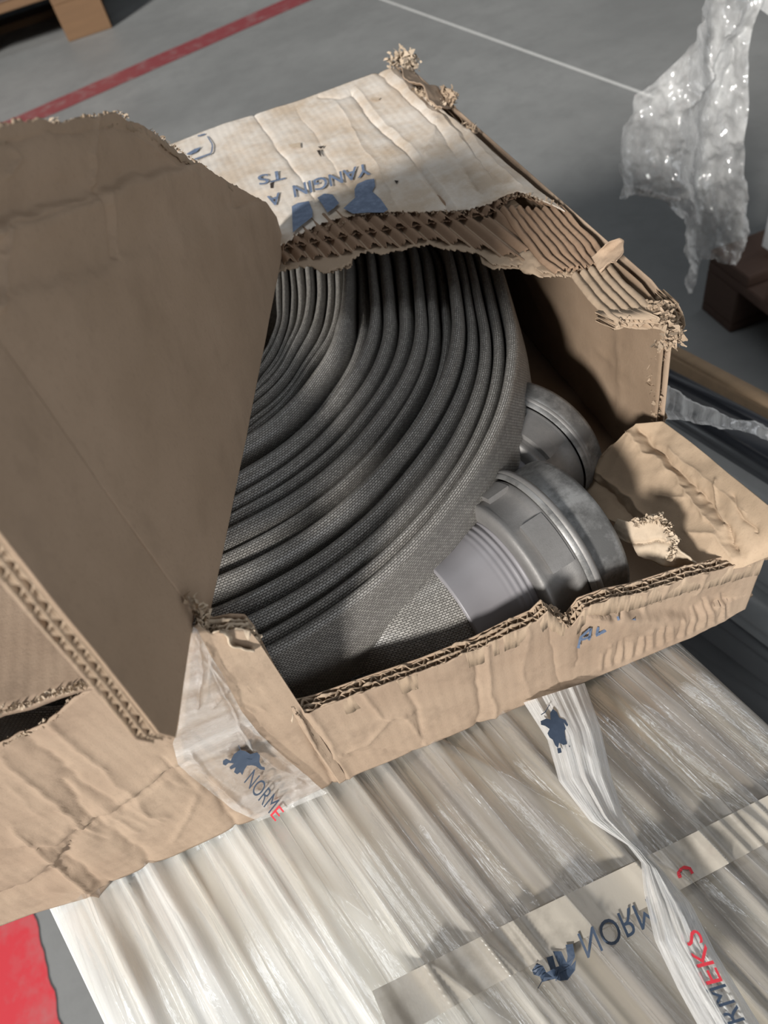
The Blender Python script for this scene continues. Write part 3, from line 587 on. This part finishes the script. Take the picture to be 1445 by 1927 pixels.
# walls and bottom ---------------------------------------------------------------
XR = .197
rw = ruled(PX([(700, 330), (950, 505), (1040, 512), (1110, 545), (1165, 612), (1238, 602), (1247, 640)], XR)[:0].reshape(-1, 3) if False else np.array([V(XR, .655, ZT - .007), V(XR, .45, ZT - .007), V(XR, .36, ZT - .007), V(XR, .29, ZT - .007), V(XR, .268, ZT - .012)]),
           np.array([V(XR, .655, -.001), V(XR, .45, -.001), V(XR, .36, -.001), V(XR, .29, -.001), V(XR, .262, -.001)]), 120, 60)
rwc = [([(1160, 612), (1165, 700), (1158, 800)], .0014, 5, 'v'), ([(985, 520), (1010, 570), (1030, 620)], .0010, 5, 'v'), ([(1120, 660), (1150, 690)], .0012, 5, 'v')]
sp = sheet('side_panel', relief(rw, rwc, .004, 16, 6), KR_IN_SHADE, bx, .0006)
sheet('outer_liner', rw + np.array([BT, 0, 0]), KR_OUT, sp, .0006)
re = PX([(1238, 604), (1240, 640), (1222, 662), (1200, 690), (1206, 720), (1212, 750), (1208, 780), (1206, 800)], XR); re = np.array([V(XR, .268, ZT - .008), V(XR, .262, .118), V(XR, .272, .10), V(XR, .276, .085), V(XR, .270, .068), V(XR, .268, .05), V(XR, .27, .03)])
corrugated('torn_edge', re + np.array([.0035, 0, 0]), (1, 0, 0), (0, 1, 0), KR_CUT, sp, .0075, .014, .0056, 21, crush=.5)
ragged_fibres('torn_fibres', re + np.array([.003, 0, 0]), (.3, -1, 0), KR_CUT, sp, 260, .006, 22, .0015, .004)
# lower remnant of the side wall, bent outwards
def mk(pts): return np.array([PZ([p[:2]], p[2])[0] for p in pts])
ra = mk([(1080, 912, .022), (1130, 862, .040), (1165, 822, .052), (1192, 800, .060), (1246, 792, .062)])
rb = mk([(1140, 985, .020), (1210, 1030, .028), (1290, 1080, .040), (1330, 1078, .050), (1445, 1010, .072)])
Gr = ruled(ra, rb, 110, 110)
rc = mk([(1246, 792, .062), (1330, 860, .068), (1445, 950, .080), (1520, 1010, .088)]); rd = mk([(1080, 912, .022), (1140, 985, .020), (1290, 1075, .036), (1445, 1010, .068)])
rd = mk([(1085, 912, .022), (1108, 948, .024), (1140, 975, .030), (1195, 1000, .036), (1262, 1032, .042), (1312, 1080, .047), (1400, 1068, .056), (1500, 1020, .065)])
ru = mk([(1140, 850, .045), (1195, 797, .060), (1246, 792, .062), (1300, 832, .066), (1370, 890, .072), (1445, 950, .080), (1520, 1010, .088)])
Gr = ruled(ru, rd, 190, 120)
rcre = [([(1205, 810), (1290, 905), (1345, 960), (1365, 1000), (1385, 1030)], -.0045, 10, 'v'), ([(1185, 820), (1260, 890), (1330, 975)], .0035, 14, 'v'), ([(1130, 915), (1170, 960), (1220, 1000)], -.004, 10, 'v'), ([(1120, 880), (1165, 925), (1240, 985)], .0024, 10, 'v'),
        ([(1260, 845), (1330, 905), (1400, 960)], .0016, 7, 'v'), ([(1350, 905), (1345, 950), (1360, 985)], .002, 4, 'v'), ([(1380, 935), (1400, 980), (1420, 1000)], -.002, 5, 'v'), ([(1300, 1005), (1345, 1010), (1380, 1050)], .0016, 6, 'v'), ([(1240, 935), (1290, 940)], .0014, 4, 'v')]
sheet('side_remnant', relief(Gr, rcre, .003, 34, 9), KR_FLAP, bx, .0012)
sc = ruled(mk([(1165, 975, .060), (1200, 985, .062), (1240, 972, .064), (1262, 1000, .064), (1280, 1030, .062), (1312, 1068, .058)]), mk([(1150, 1005, .052), (1190, 1026, .054), (1200, 1046, .052), (1240, 1062, .050), (1290, 1068, .050), (1312, 1070, .056)]), 80, 26)
sheet('torn_scrap', relief(sc, [([(1185, 1022), (1230, 1018), (1262, 1022)], -.004, 4, 'v')], .006, 60, 3), KR_TORN, bx, .001)
ragged_fibres('torn_fibres', mk([(1192, 984, .064), (1240, 974, .066), (1258, 1000, .066), (1268, 1022, .066), (1262, 1050, .060)]), (.3, -.2, 1), KR_TORN, bx, 220, .0045, 31, .0014, .003)
# bent end of the front wall, far right
ge = ruled(mk([(1418, 1010, .062), (1445, 960, .07), (1500, 930, .075)]), PY([(1436, 1052), (1470, 1038), (1510, 1020)], YF + .002), 40, 20)
sheet('side_remnant', relief(ge, [], .002, 40, 4), KR_OUT, bx, .001)
# bottom, back and left walls
bpn = ruled(np.array([V(-.36, .166, .002), V(.202, .166, .002)]), np.array([V(-.36, .66, .002), V(.202, .66, .002)]), 20, 20); sheet('bottom_panel', bpn, KR_IN_SHADE, bx, .0025)
bk = ruled(np.array([V(-.36, .655, ZT - .01), V(.19, .655, ZT - .01)]), np.array([V(-.36, .655, .002), V(.19, .655, .002)]), 20, 8); sheet('back_panel', bk, KR_IN_SHADE, bx, .005)
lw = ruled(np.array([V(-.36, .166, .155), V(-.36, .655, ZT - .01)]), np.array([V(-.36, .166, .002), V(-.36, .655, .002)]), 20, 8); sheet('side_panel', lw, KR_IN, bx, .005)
# left piece of the top, still closed, under the raised flap
ltp = ruled(np.array([V(-.355, .60, .136), V(-.2, .60, .136), V(-.05, .60, .136)]), np.concatenate([PZ([(-260, 1445), (0, 1336), (50, 1324), (100, 1304), (140, 1290), (192, 1281)], .166), [V(-.085, .185, .168), V(-.064, .180, .170)]]), 240, 120)
tl = sheet('closed_top_panel', relief(ltp, [], .002, 20, 5), KR_OUT, bx, .004)
ragged_fibres('torn_fibres', PZ([(0, 1336), (50, 1324), (100, 1304), (140, 1290), (192, 1281)], .1655), (0, -1, -.2), KR_TORN, tl, 170, .003, 41, .0012, .001)
ragged_fibres('torn_fibres', PY([(0, 1402), (60, 1376), (110, 1345), (140, 1312), (175, 1292)], YF + .001), (0, .2, 1), KR_TORN, fp, 120, .0024, 42, .001, .001)
# raised flap ----------------------------------------------------------------------
Fp = V(-.057, .165, .173); nF = np.cross([.1, .3, -.04], [0, 0, 1.]); nF /= np.linalg.norm(nF)
tpx = [(-230, 285), (0, 238), (60, 228), (130, 231), (190, 217), (222, 214), (245, 226), (280, 238), (330, 276), (390, 318), (450, 352), (500, 380), (520, 408), (530, 440), (537, 452)]
bpx = [(-230, 330), (0, 650), (120, 815), (240, 980), (362, 1150), (396, 1166)]
Af = resample(PN(np.array(tpx), Fp, nF), 330); s_ = np.linspace(0, 1, 330); Af += np.array([0, 0, 1]) * (fbm(s_ * 40, s_ * 0, 4) * .0014 * np.clip(1.15 - s_, 0, 1))[:, None]
Bf = resample(PN(np.array(bpx), Fp, nF), 330); t = np.linspace(0, 1, 250)[None, :, None]; Gp = Af[:, None] * (1 - t) + Bf[:, None] * t
fcre = [([(-20, 425), (80, 395), (150, 372), (190, 360), (260, 335), (350, 312)], .0020, 9, 's'), ([(0, 432), (90, 405), (186, 370)], -.0012, 7, 'v'), ([(186, 200), (182, 240), (176, 290), (184, 345)], .0016, 7, 'v'), ([(190, 362), (205, 410), (215, 440), (222, 480)], -.0020, 6, 'v'), ([(200, 365), (216, 420), (228, 480)], .0014, 6, 'v'),
        ([(-10, 445), (4, 430), (2, 500), (10, 540), (-4, 580)], .0024, 8, 'v'), ([(-20, 560), (150, 520), (300, 455), (440, 395)], .0007, 14, 's'), ([(0, 265), (150, 245), (260, 240)], -.0008, 10, 'v'), ([(30, 280), (40, 300), (20, 330)], .0012, 7, 'v'),
        ([(260, 255), (330, 300), (420, 370)], .0006, 4, 'v'), ([(440, 395), (480, 430), (510, 490)], .0007, 4, 'v'), ([(450, 390), (495, 375)], -.0008, 4, 'v'), ([(90, 800), (200, 900), (360, 1120)], .0003, 20, 's')]
fpn = sheet('open_flap', relief(Gp, fcre, .0011, 16, 3), KR_IN, bx, .0008)
Ep = PN([(0, 650)], Fp, nF)[0]; Gpt = V(-.066, .111, .192); n2 = np.cross(Ep - Fp, Gpt - Fp); n2 /= np.linalg.norm(n2)
edge_px = [(-230, 720), (-100, 880), (0, 1004), (100, 1130), (200, 1252), (300, 1380), (316, 1402)]
Bs = resample(PN(np.array([(-230, 330), (0, 650), (120, 815), (240, 980), (364, 1152), (366, 1156)]), Fp, n2), 200); Es = resample(PN(np.array(edge_px[:-1] + [(330, 1388)]), Fp, n2), 200); Es2 = Es
Gs = Bs[:, None] * (1 - t[:, ::3]) + Es[:, None] * t[:, ::3]
ss = sheet('flap_lip', relief(Gs, [], .0012, 20, 7), KR_IN, fpn, .0008)
crs = Bs + 0; backn = -n2 if (n2 @ (CAM - Gpt)) > 0 else n2
inw = Bs[100] - Es[100]; inw /= np.linalg.norm(inw)
corrugated('cut_edge', Es + backn * .0013, backn, inw, KR_CUT, ss, .0056, .009, .0062, 33, crush=.1, jt=.2)
sheet('outer_liner', Gs + backn * .0066, KR_OUT, ss, .0008)
fb = nF if (nF @ (CAM - Fp)) < 0 else -nF
sheet('outer_liner', Gp[::3, ::3] + fb * .0062, KR_OUT, fpn, .0008)
corrugated('torn_edge', Af + fb * .0012, fb, (0, 0, -1), KR_CUT, fpn, .0045, .0035, .006, 35, crush=1.2)
ragged_fibres('torn_fibres', PN(np.array([(-30, 243), (60, 228), (130, 231), (222, 213), (245, 224)]), Fp + fb * .004, nF), (0, 0, 1), KR_TORN, fpn, 90, .0016, 44, .001, .001)
ragged_fibres('torn_fibres', PN(np.array([(280, 240), (330, 278), (390, 320)]), Fp + fb * .003, nF), (0, 0, 1), KR_CUT, fpn, 60, .0014, 45, .001, .0008)
# ---- clear printed film stuck over the corner of the box
cf = root('film_sheet', 'clear wrinkled film with elephant print stuck over the torn box front', 'plastic film')
CL = film_mat('clear_film', (.86, .85, .83), .30, streak=(1.2, 1.2, 5), rough=.1, bump=.9, fine=80, amt=(.42, .72))
fA = PY(np.array([(364, 1180), (352, 1230), (345, 1290), (335, 1370), (325, 1400), (335, 1440), (395, 1490), (440, 1525), (487, 1545)]), YF - .0026)
fB = PY(np.array([(372, 1185), (395, 1230), (425, 1280), (455, 1340), (490, 1385), (540, 1430), (580, 1462), (608, 1488), (618, 1492)]), YF - .0026)
Gc = ruled(fA, fB, 120, 70); ccr = [([(370, 1200), (400, 1270), (440, 1350), (510, 1420), (575, 1475)], -.002, 4, 'v'), ([(375, 1195), (380, 1260), (370, 1330)], .002, 4, 'v'), ([(380, 1230), (420, 1300), (470, 1400)], .0022, 4, 'v'), ([(360, 1420), (400, 1470), (470, 1530)], .002, 4, 'v'), ([(470, 1400), (520, 1440), (560, 1460)], .0025, 5, 'v'), ([(395, 1250), (430, 1290), (400, 1330)], .0015, 3, 'v')]
cs = sheet('clear_film', relief(Gc, ccr, .0010, 90, 3), CL, cf, 0)
csurf = lambda q: PY(q, YF - .0042)
ELE1 = [(1010, 1160), (1025, 1150), (1045, 1160), (1060, 1130), (1085, 1112), (1110, 1115), (1135, 1130), (1165, 1122), (1178, 1135), (1175, 1165), (1185, 1185), (1200, 1190), (1200, 1202), (1180, 1200), (1160, 1185), (1140, 1180), (1120, 1182), (1108, 1200), (1098, 1225), (1088, 1212), (1075, 1222), (1060, 1212), (1068, 1190), (1045, 1200), (1040, 1188), (1060, 1172), (1035, 1170), (1022, 1182), (1010, 1176)]
fill_poly('animal_emblem', [(x * .4152, 950 + y * .4152) for x, y in ELE1], csurf, INK_NAVY, cs, .0016)
stroke('animal_emblem_tail', [[(453, 1412), (450, 1406), (449, 1402)], [(464, 1428), (474, 1430), (482, 1420)]], 1.5, csurf, INK_NAVY, cs, .0018)
lettering('lettering', 'NORM', (459, 1472), (506, 1531), (20, -25), csurf, INK_NAVY, cs, .0016, 0)
lettering('lettering', 'E', (508, 1534), (518, 1546), (17, -19), csurf, INK_RED, cs, .0016, 0)
# strand of clear film to the right of the box
G = ruled(mk([(1232, 715, .03), (1290, 745, -.01), (1340, 775, -.04), (1400, 795, -.06), (1480, 812, -.08)]), mk([(1236, 790, .02), (1290, 788, -.01), (1340, 800, -.04), (1400, 812, -.06), (1480, 838, -.08)]), 90, 24)
fr = tag(sheet('film_strand', relief(G, [([(1245, 730), (1320, 775), (1400, 800), (1480, 825)], .004, 5, 'v'), ([(1240, 760), (1320, 785), (1400, 806)], -.004, 5, 'v')], .006, 70, 5), film_mat('strand_film', (.82, .81, .79), .55, rough=.1, bump=1, fine=60), None, 0), 'thin twisted strand of clear film reaching right from behind the box', 'plastic film')

# ================= the coiled hose =================
hs = root('fire_hose', 'grey woven fire hose coiled flat with two metal couplings', 'hose')
ZH = .100; CC = np.array([-.066, .404])
stA = [962, 931, 907, 886, 868, 841, 820, 796, 772, 740, 711, 688, 660, 638, 621, 605, 586, 569, 552, 538, 524, 510]
stB = [(848, 948), (830, 930), (813, 913), (789, 889), (761, 861), (738, 838), (725, 825), (710, 810), (686, 786), (667, 767), (647, 747), (628, 728), (614, 714), (578, 678), (570, 670), (562, 662), (552, 652), (543, 643), (535, 635), (527, 627), (520, 620), (513, 613)]
stC = [(450, y) for y in (1262, 1232, 1190, 1149, 1100, 1056, 1042, 1004, 969, 944, 914, 875)] + [(460, 853), (460, 804), (460, 788), (463, 770), (466, 752), (470, 738), (475, 722), (480, 700), (490, 672), (497, 645)]
stD = [946, 917, 893, 875, 855, 832, 813, 787, 765, 731, 703, 683, 661, 637, 619, 604, 583, 564, 545, 533, 520, 506]
stE = [962, 931, 907, 886, 866, 840, 818, 790, 768, 734, 706, 685, 663, 639, 621, 606, 585, 566, 547, 535, 522, 508]
NR = len(stA)
def pol(q): w = PZ([q], ZH)[0][:2] - CC; return math.degrees(math.atan2(w[1], w[0])), float(np.hypot(*w))
rings = []
for k in range(NR):
    pa, pb, pc = pol((stA[k], 560)), pol(stB[k]), pol(stC[k]); rings.append(sorted([pa, pb, pc, pol((stD[k], 500)), pol((stD[k] * 2 - stE[k], 445))]))
TH = np.linspace(-180, 180, 361)
def ring_r(k):
    k = min(k, NR - 1); th = [p[0] for p in rings[k]]; r = [p[1] for p in rings[k]]
    R = np.interp(TH, th, r); ker = np.exp(-np.linspace(-2, 2, 25) ** 2); ker /= ker.sum(); Rp = np.interp(np.arange(-60, 421), np.arange(361), R); return np.convolve(Rp, ker, 'same')[60:421]
RR = np.array([ring_r(k) for k in range(NR)])
for k in range(1, NR): RR[k] = np.minimum(RR[k], RR[k - 1] - .0033)
for k in range(NR): RR[k] = np.maximum(RR[k], .016)
# spiral: lay k keeps its own radius where it can be seen and steps in behind the flap
ext = lambda th: 0 if -125 <= th <= 125 else ((th - 125) / 110 if th > 125 else (th + 360 - 125) / 110)
NT_ = 230; lays = NR - 1; prof_n = 22; PTS = []; UV = []
htv = [.000, -.002, .0, -.001, .004, -.007, -.002, .001, -.001, .0, .002, -.006, .004, -.004, -.005, -.002, .0, -.001, -.003, 0, 0, 0]
s_acc = 0; prev = None
for k in range(lays):
    for i in range(NT_):
        th = -125 + 360 * i / NT_                       # -125 .. 235
        f = 0 if th <= 125 else (th - 125) / 110; f = f * f * (3 - 2 * f)
        thw = th if th <= 180 else th - 360; g = lambda kk: np.interp(thw, TH, RR[min(kk, NR - 1)])
        ro = g(k) * (1 - f) + g(k + 1) * f; ri = g(k + 1) * (1 - f) + g(min(k + 2, NR - 1)) * f
        ht = htv[k] * (1 - f) + htv[min(k + 1, NR - 1)] * f; w = max(.0030, min(ro - ri, .0150)) * .88
        zb = (.044 * (1 - f) + .026 * f) if k == 0 else ((.026 * (1 - f) + .006 * f) if k == 1 else .006); a = math.radians(th); wob = .0007 * float(fbm(np.array([th / 18 + k * 7]), np.array([k * 3.3]), 2)[0]); ro += wob
        c_ = ro - w / 2; zt = ZH + ht + .0012 * float(fbm(np.array([th / 30 + k * 3]), np.array([k * 1.7 + 9]), 2)[0]); e = np.array([math.cos(a), math.sin(a)])
        if prev is not None: s_acc += math.hypot(*(ro * e - prev))
        prev = ro * e; zb = .006
        # profile: up the inner face, over the rounded edge, down the outer face
        pr = []; rad = w / 2; lean = .006 if k == 0 else .0
        for z in (zb, zb + .01, zt - .028, zt - rad * 1.9): pr.append((-rad * (.72 + .28 * (z > zb)), z))
        for j in range(9):
            b = math.pi - math.pi * j / 8; pr.append((rad * math.cos(b), zt - rad * 1.7 + rad * 1.7 * math.sin(b)))
        hN = zt - rad * 1.9
        for z in (hN, *[hN + (zb - hN) * q for q in (.12, .28, .46, .64, .85)], zb):
            u = (hN - z) / (hN - zb); pr.append((rad + lean * math.sin(math.pi * min(1, u * 1.05)) * 1.0 - (.002 if z == zb else 0), z))
        v = 0; lp = pr[0]
        for x, z in pr:
            v += math.hypot(x - lp[0], z - lp[1]); lp = (x, z); PTS.append((CC[0] + (c_ + x) * e[0], CC[1] + (c_ + x) * e[1], z + T)); UV.append((s_acc, v))
npf = len(pr)
mesh('hose_coil', np.array(PTS), gridfaces(lays * NT_, npf), HOSE, hs, True, np.array(UV))
# tails and couplings
def frame(d): d = np.asarray(d, float); d /= np.linalg.norm(d); u = np.cross([0, 0, 1.], d); u /= np.linalg.norm(u); return d, u, np.cross(d, u)
def tube(name, path, ra, rb, mat, parent, n=48, uv=True):
    """oval tube: ra sideways radius, rb upright radius along the path"""
    path = np.asarray(path, float); N = 90; c = resample(path, N)
    for _ in range(12): c[1:-1] = (c[:-2] + c[2:] + 2 * c[1:-1]) / 4
    s = np.linspace(0, 1, N); ra = np.interp(s, np.linspace(0, 1, len(ra)), ra); rb = np.interp(s, np.linspace(0, 1, len(rb)), rb); tn = np.gradient(c, axis=0); P, U = [], []; acc = np.r_[0, np.cumsum(np.linalg.norm(np.diff(c, axis=0), axis=1))]
    th = np.linspace(0, 2 * math.pi, n + 1)
    for i in range(N):
        d, u, v = frame(tn[i]); P.append(c[i] + np.cos(th)[:, None] * u * ra[i] + np.sin(th)[:, None] * v * rb[i]); U.append(np.c_[np.full(n + 1, acc[i]), th * max(ra[i], rb[i])])
    return mesh(name, np.concatenate(P), gridfaces(N, n + 1), mat, parent, True, np.concatenate(U))
def lathe(name, o, ax, prof, mat, parent, n=96, mod=None):
    d, u, v = frame(ax); th = np.linspace(0, 2 * math.pi, n, endpoint=False); P = []
    for s, r in prof:
        rr = r * (mod(th) if mod else 1); P.append(o + d * s + (np.cos(th) * rr)[:, None] * u + (np.sin(th) * rr)[:, None] * v if np.ndim(rr) else o + d * s + r * (np.cos(th)[:, None] * u + np.sin(th)[:, None] * v))
    P = np.concatenate(P); k = len(prof); i = np.arange(k - 1)[:, None]; j = np.arange(n)[None]; f = np.stack([i * n + j, i * n + (j + 1) % n, (i + 1) * n + (j + 1) % n, (i + 1) * n + j], -1).reshape(-1, 4)
    return mesh(name, P, f, mat, parent, True)
def coupling(o, az, el, k, s1, s2, r0, r1, r2, label, hose_end):
    """o: centre of the open rim; body reaches back along the axis"""
    ax = np.array([math.cos(az) * math.cos(el), math.sin(az) * math.cos(el), math.sin(el)]); b, c = s1, s2
    body = lathe('coupling', o, ax, [(b + .001, r1 * .7), (b + .0005, r1 - .004), (b - .003, r1 - .0015), (b - .006, r2 + .0005), ((b + c) / 2, r2), (c + .003, r2), (c + .001, r2 + .0012), (c - .001, r2 + .0006), (c - .002, r2 - .004), (c - .002, r2 * .62)], ALU, hs)
    body['label'] = label
    rim = lathe('rim', o, ax, [(-.02, r0 - .012), (-.001, r0 - .010), (0, r0 - .003), (-.0008, r0), (-.003, r0 + .0004), (b + .004, r0 + .0004), (b + .002, r0 + .0002), (b + .001, r1 + .001), (b - .001, r1 + .0016), (b - .003, r1)], ALU_RIM, body)
    lathe('bead', o, ax, [(b + .004, r1 - .001), (b + .003, r1 + .0018), (b + .0012, r1 + .0022), (b - .0006, r1 + .0012), (b - .001, r1 - .001)], ALU, body)
    d, u, v = frame(ax)
    for a in (0.55, 1.75, 3.6, 4.9):                 # raised lugs with a straight shoulder
        aa = np.linspace(a, a + .62, 12); P = []
        for s, rr in ((b - .004, r2 - .001), (b - .004, r2 + .0036), (c + .006, r2 + .0030), (c + .006, r2 - .001)):
            P.append(o + d * s + rr * (np.cos(aa)[:, None] * u + np.sin(aa)[:, None] * v))
        P = np.concatenate(P); i = np.arange(11); F = [np.stack([i + 12 * q, i + 1 + 12 * q, i + 1 + 12 * (q + 1), i + 12 * (q + 1)], -1) for q in range(3)]
        F = np.concatenate(F).tolist() + [[0, 12, 24, 36], [11, 47, 35, 23]]; lug = mesh('lug', P, F, ALU, body, False)
    return ax
sq1 = np.array([.1232, .217, .044 + T])
sq1 = sq1 + np.array([0, .006, 0]); c1 = coupling(sq1, .219, .003, 1, -.024, -.047, .0435, .0475, .0425, 'dull aluminium coupling at the front corner, stained rim', None)
o1 = sq1 - c1 * .045
# binding sleeve with wound wire ridges
th = np.linspace(0, 1, 60); prof = [(-.0 - .040 * x, .0335 + .0007 * math.sin(x * 75) * max(0, 1 - x * 2.2) + .0006 * math.sin(x * 7)) for x in th] + [(-.0405, .0315)]
sleeve = lathe('binding_sleeve', o1, c1, prof, SLEEVE, hs)
e1 = o1 - c1 * .038
tube('hose_tail', [e1 + c1 * .01, e1 - c1 * .03 + np.array([0, .005, 0]), e1 - c1 * .06 + np.array([0, .011, -.004]), V(.0, .192, .024), V(-.05, .196, .020), V(-.09, .2, .018)], [.0322, .027, .019, .012, .006, .004], [.0322, .031, .026, .019, .015, .013], HOSE, hs)
sq2 = CAM + (np.array([.133, .293, .043 + T]) - CAM) * 1.045
c2 = coupling(sq2, .614, -.10, 1, -.0157, -.043, .048, .046, .040, 'dull aluminium coupling in the dark rear of the box', None)
o2 = sq2 - c2 * .041
lathe('binding_sleeve', o2, c2, [(0, .033), (-.02, .0335), (-.045, .033), (-.046, .031)], SLEEVE, hs)
e2 = o2 - c2 * .044
tube('hose_tail', [e2 + c2 * .01, e2 - c2 * .03, e2 - c2 * .06 + np.array([.006, .0, -.006]), V(.045, .197, .03), V(-.02, .187, .03)], [.031, .028, .018, .008, .005], [.031, .030, .030, .026, .024], HOSE, hs)

# ================= things in the background =================
def wood(name, c):
    k = NT(name); g = k.noise(6, 6, .7, stretch=(1, 14, 14)); k.l(k.mix(g, tuple(v * .6 for v in c), c), k.b.inputs['Base Color']); k.b.inputs['Roughness'].default_value = .8; k.bump([(g, .3, .002)]); return k.m
WOOD = wood('pallet_wood', (.19, .105, .05)); WOOD2 = wood('dark_pallet_wood', (.10, .058, .042)); BATTEN = wood('batten_wood', (.30, .20, .115))
def pallet(name, label, o, rz, L, Wd, mat, skids=True):
    p = root(name, label, 'pallet', None); p.location = (o[0], o[1], 0); p.rotation_euler = (0, 0, rz)
    for ix in (0, .5, 1):
        for iy in (0, .5, 1): box('block', ((ix) * (L - .145) + .0725, iy * (Wd - .1) + .05, (.022 + .039) if skids else .05), (.145, .1, .078 if skids else .1), mat, p)
    for iy in ((0, .5, 1) if skids else (.5,)): box('bottom_board', (L / 2, iy * (Wd - .1) + .05, .011), (L, .1, .022), mat, p)
    for ix in (0, .5, 1): box('cross_board', (ix * (L - .145) + .0725, Wd / 2, .111), (.145, Wd, .022), mat, p)
    for i in range(5): box('top_board', (L / 2, .06 + i * (Wd - .12) / 4, .133), (L, .12, .022), mat, p)
    return p
# far pallet, top left of the photo: its front side runs along the red line
pa = PZ([(-200, 190)], Fz)[0]; pb = PZ([(205, 55)], Fz)[0]
ang = math.atan2(pb[1] - pa[1], pb[0] - pa[0])
Lp = 1.2; dirv = np.array([math.cos(ang), math.sin(ang)])
org = pb[:2] - dirv * Lp
fpz = pallet('wooden_pallet', 'light brown wooden pallet on the floor beyond the red line', pb[:2] - dirv * 1.9, ang, Lp, .8, WOOD, False); fpz.scale = (1.6, 1.6, 1.6)
c_ = pb[:2] - dirv * .95 + np.array([-math.sin(ang), math.cos(ang)]) * .62
ld = tag(box('wrapped_load', (c_[0], c_[1], .232 + .45), (1.9, 1.2, .9), plain('brown_wrapped_load', (.19, .14, .12), .35), None, ang, .02), 'brown film covered load on the far wooden pallet', 'pallet load')
# neighbouring dark bundle right of the stack
nbz = -.25
def quad_prism(name, px4, z, h, mat, parent, bev=.004):
    P = PZ(np.array(px4, float), z); bm = bmesh.new(); a = [bm.verts.new(p) for p in P]; b = [bm.verts.new(p - np.array([0, 0, h])) for p in P]
    bm.faces.new(a); bm.faces.new(b[::-1])
    for i in range(4): bm.faces.new((a[i], b[i], b[(i + 1) % 4], a[(i + 1) % 4]))
    bmesh.ops.recalc_face_normals(bm, faces=bm.faces[:]); bmesh.ops.bevel(bm, geom=bm.edges[:], offset=bev, segments=3, affect='EDGES')
    me = bpy.data.meshes.new(name); bm.to_mesh(me); bm.free(); me.materials.append(mat); o = bpy.data.objects.new(name, me); COL.objects.link(o); o.parent = parent
    for p_ in me.polygons: p_.use_smooth = True
    return o
bd = root('sheet_bundle', 'dark grey stacked sheets beside the wrapped stack', 'pallet load')
GREYF = plain('grey_sheet_film', (.17, .175, .175), .3); DARKF = plain('black_sheet', (.012, .014, .02), .45); MID = plain('charcoal_sheet', (.07, .072, .075), .4)
# far edge to near edge bands, all parallel (running right-down in the photo)
def band(y0a, y1a, y0b, y1b): return [(1000, y0a - 240 * (y0b - y0a) / 245), (1700, y0b + 255 * (y0b - y0a) / 245), (1700, y1b + 255 * (y1b - y1a) / 245), (1000, y1a - 240 * (y1b - y1a) / 245)]
for nm, bnd, z, mt in (('dark_sheet', band(672, 700, 790, 815), nbz, DARKF), ('dark_sheet', band(700, 735, 815, 875), nbz + .01, DARKF), ('grey_sheet', band(735, 770, 875, 915), nbz, MID), ('grey_sheet', band(770, 870, 915, 1020), nbz + .012, GREYF),
                       ('grey_sheet', band(870, 960, 1020, 1120), nbz + .004, GREYF), ('charcoal_sheet', band(960, 1040, 1120, 1215), nbz, GREYF), ('charcoal_sheet', band(1040, 1090, 1215, 1262), nbz - .01, MID), ('dark_sheet', band(1090, 1175, 1262, 1330), nbz - .04, MID)):
    quad_prism(nm, bnd, z, .3, mt, bd)
bt = quad_prism('wooden_batten', band(622, 650, 742, 778), nbz - .02, .40, BATTEN, None); tag(bt, 'brown wooden batten along the far side of the dark sheets', 'batten')
# right hand pallet with a white wrapped carton, film hanging from above
pr_ = PZ([(1411, 467)], .145 - T)[0]
pallet('wooden_pallet', 'dark wooden pallet at the right edge under white wrapped goods', (pr_[0] - .06, pr_[1] - .76), 0, 1.0, .8, WOOD2)
tag(box('wrapped_carton', (pr_[0] + .44, pr_[1] - .36, .1455 + .55), (.88, .70, 1.1), plain('white_wrap', (.50, .51, .52), .3), None, 0, .02), 'white film wrapped carton standing on the dark pallet', 'carton')
HF = film_mat('hanging_film', (.66, .66, .65), .42, streak=(4, 1, 1.2), rough=.09, bump=1.0, fine=38, amt=(.32, .7))
hy = .80
hl = PY(np.array([(1345, -60), (1318, 10), (1290, 70), (1240, 160), (1215, 190), (1195, 260), (1160, 318), (1165, 350), (1185, 385), (1192, 362), (1232, 368), (1262, 395), (1300, 430), (1288, 480), (1296, 520), (1298, 560)]), hy)
hr = PY(np.array([(1445, -60), (1425, 10), (1410, 60), (1402, 110), (1396, 200), (1388, 260), (1384, 320), (1386, 350), (1390, 370), (1392, 400), (1390, 430), (1386, 465), (1372, 490), (1335, 490), (1325, 520), (1312, 562)]), hy)
Gh = ruled(hl, hr, 220, 110)
Gh[..., 1] += .02 * fbm(Gh[..., 0] * 18, Gh[..., 2] * 5, 3) + .02 * np.sin(Gh[..., 0] * 60 + 2 * Gh[..., 2])
tag(sheet('hanging_film', relief(Gh, [([(1400, 10), (1330, 130), (1290, 200)], .012, 9, 'v'), ([(1395, 60), (1350, 180)], -.01, 8, 'v')], .014, 60, 3), HF, None, 0), 'ragged piece of clear crinkled film hanging at upper right', 'plastic film')
Gh2 = ruled(PY([(1380, -40), (1410, 2), (1445, 28), (1500, 70)], hy), PY([(1420, -60), (1445, -20), (1470, -5), (1510, 20)], hy), 40, 16)
tag(sheet('film_strand', relief(Gh2, [], .006, 60, 6), HF, None, 0), 'twisted film strand at the top right corner above the hanging film', 'plastic film')
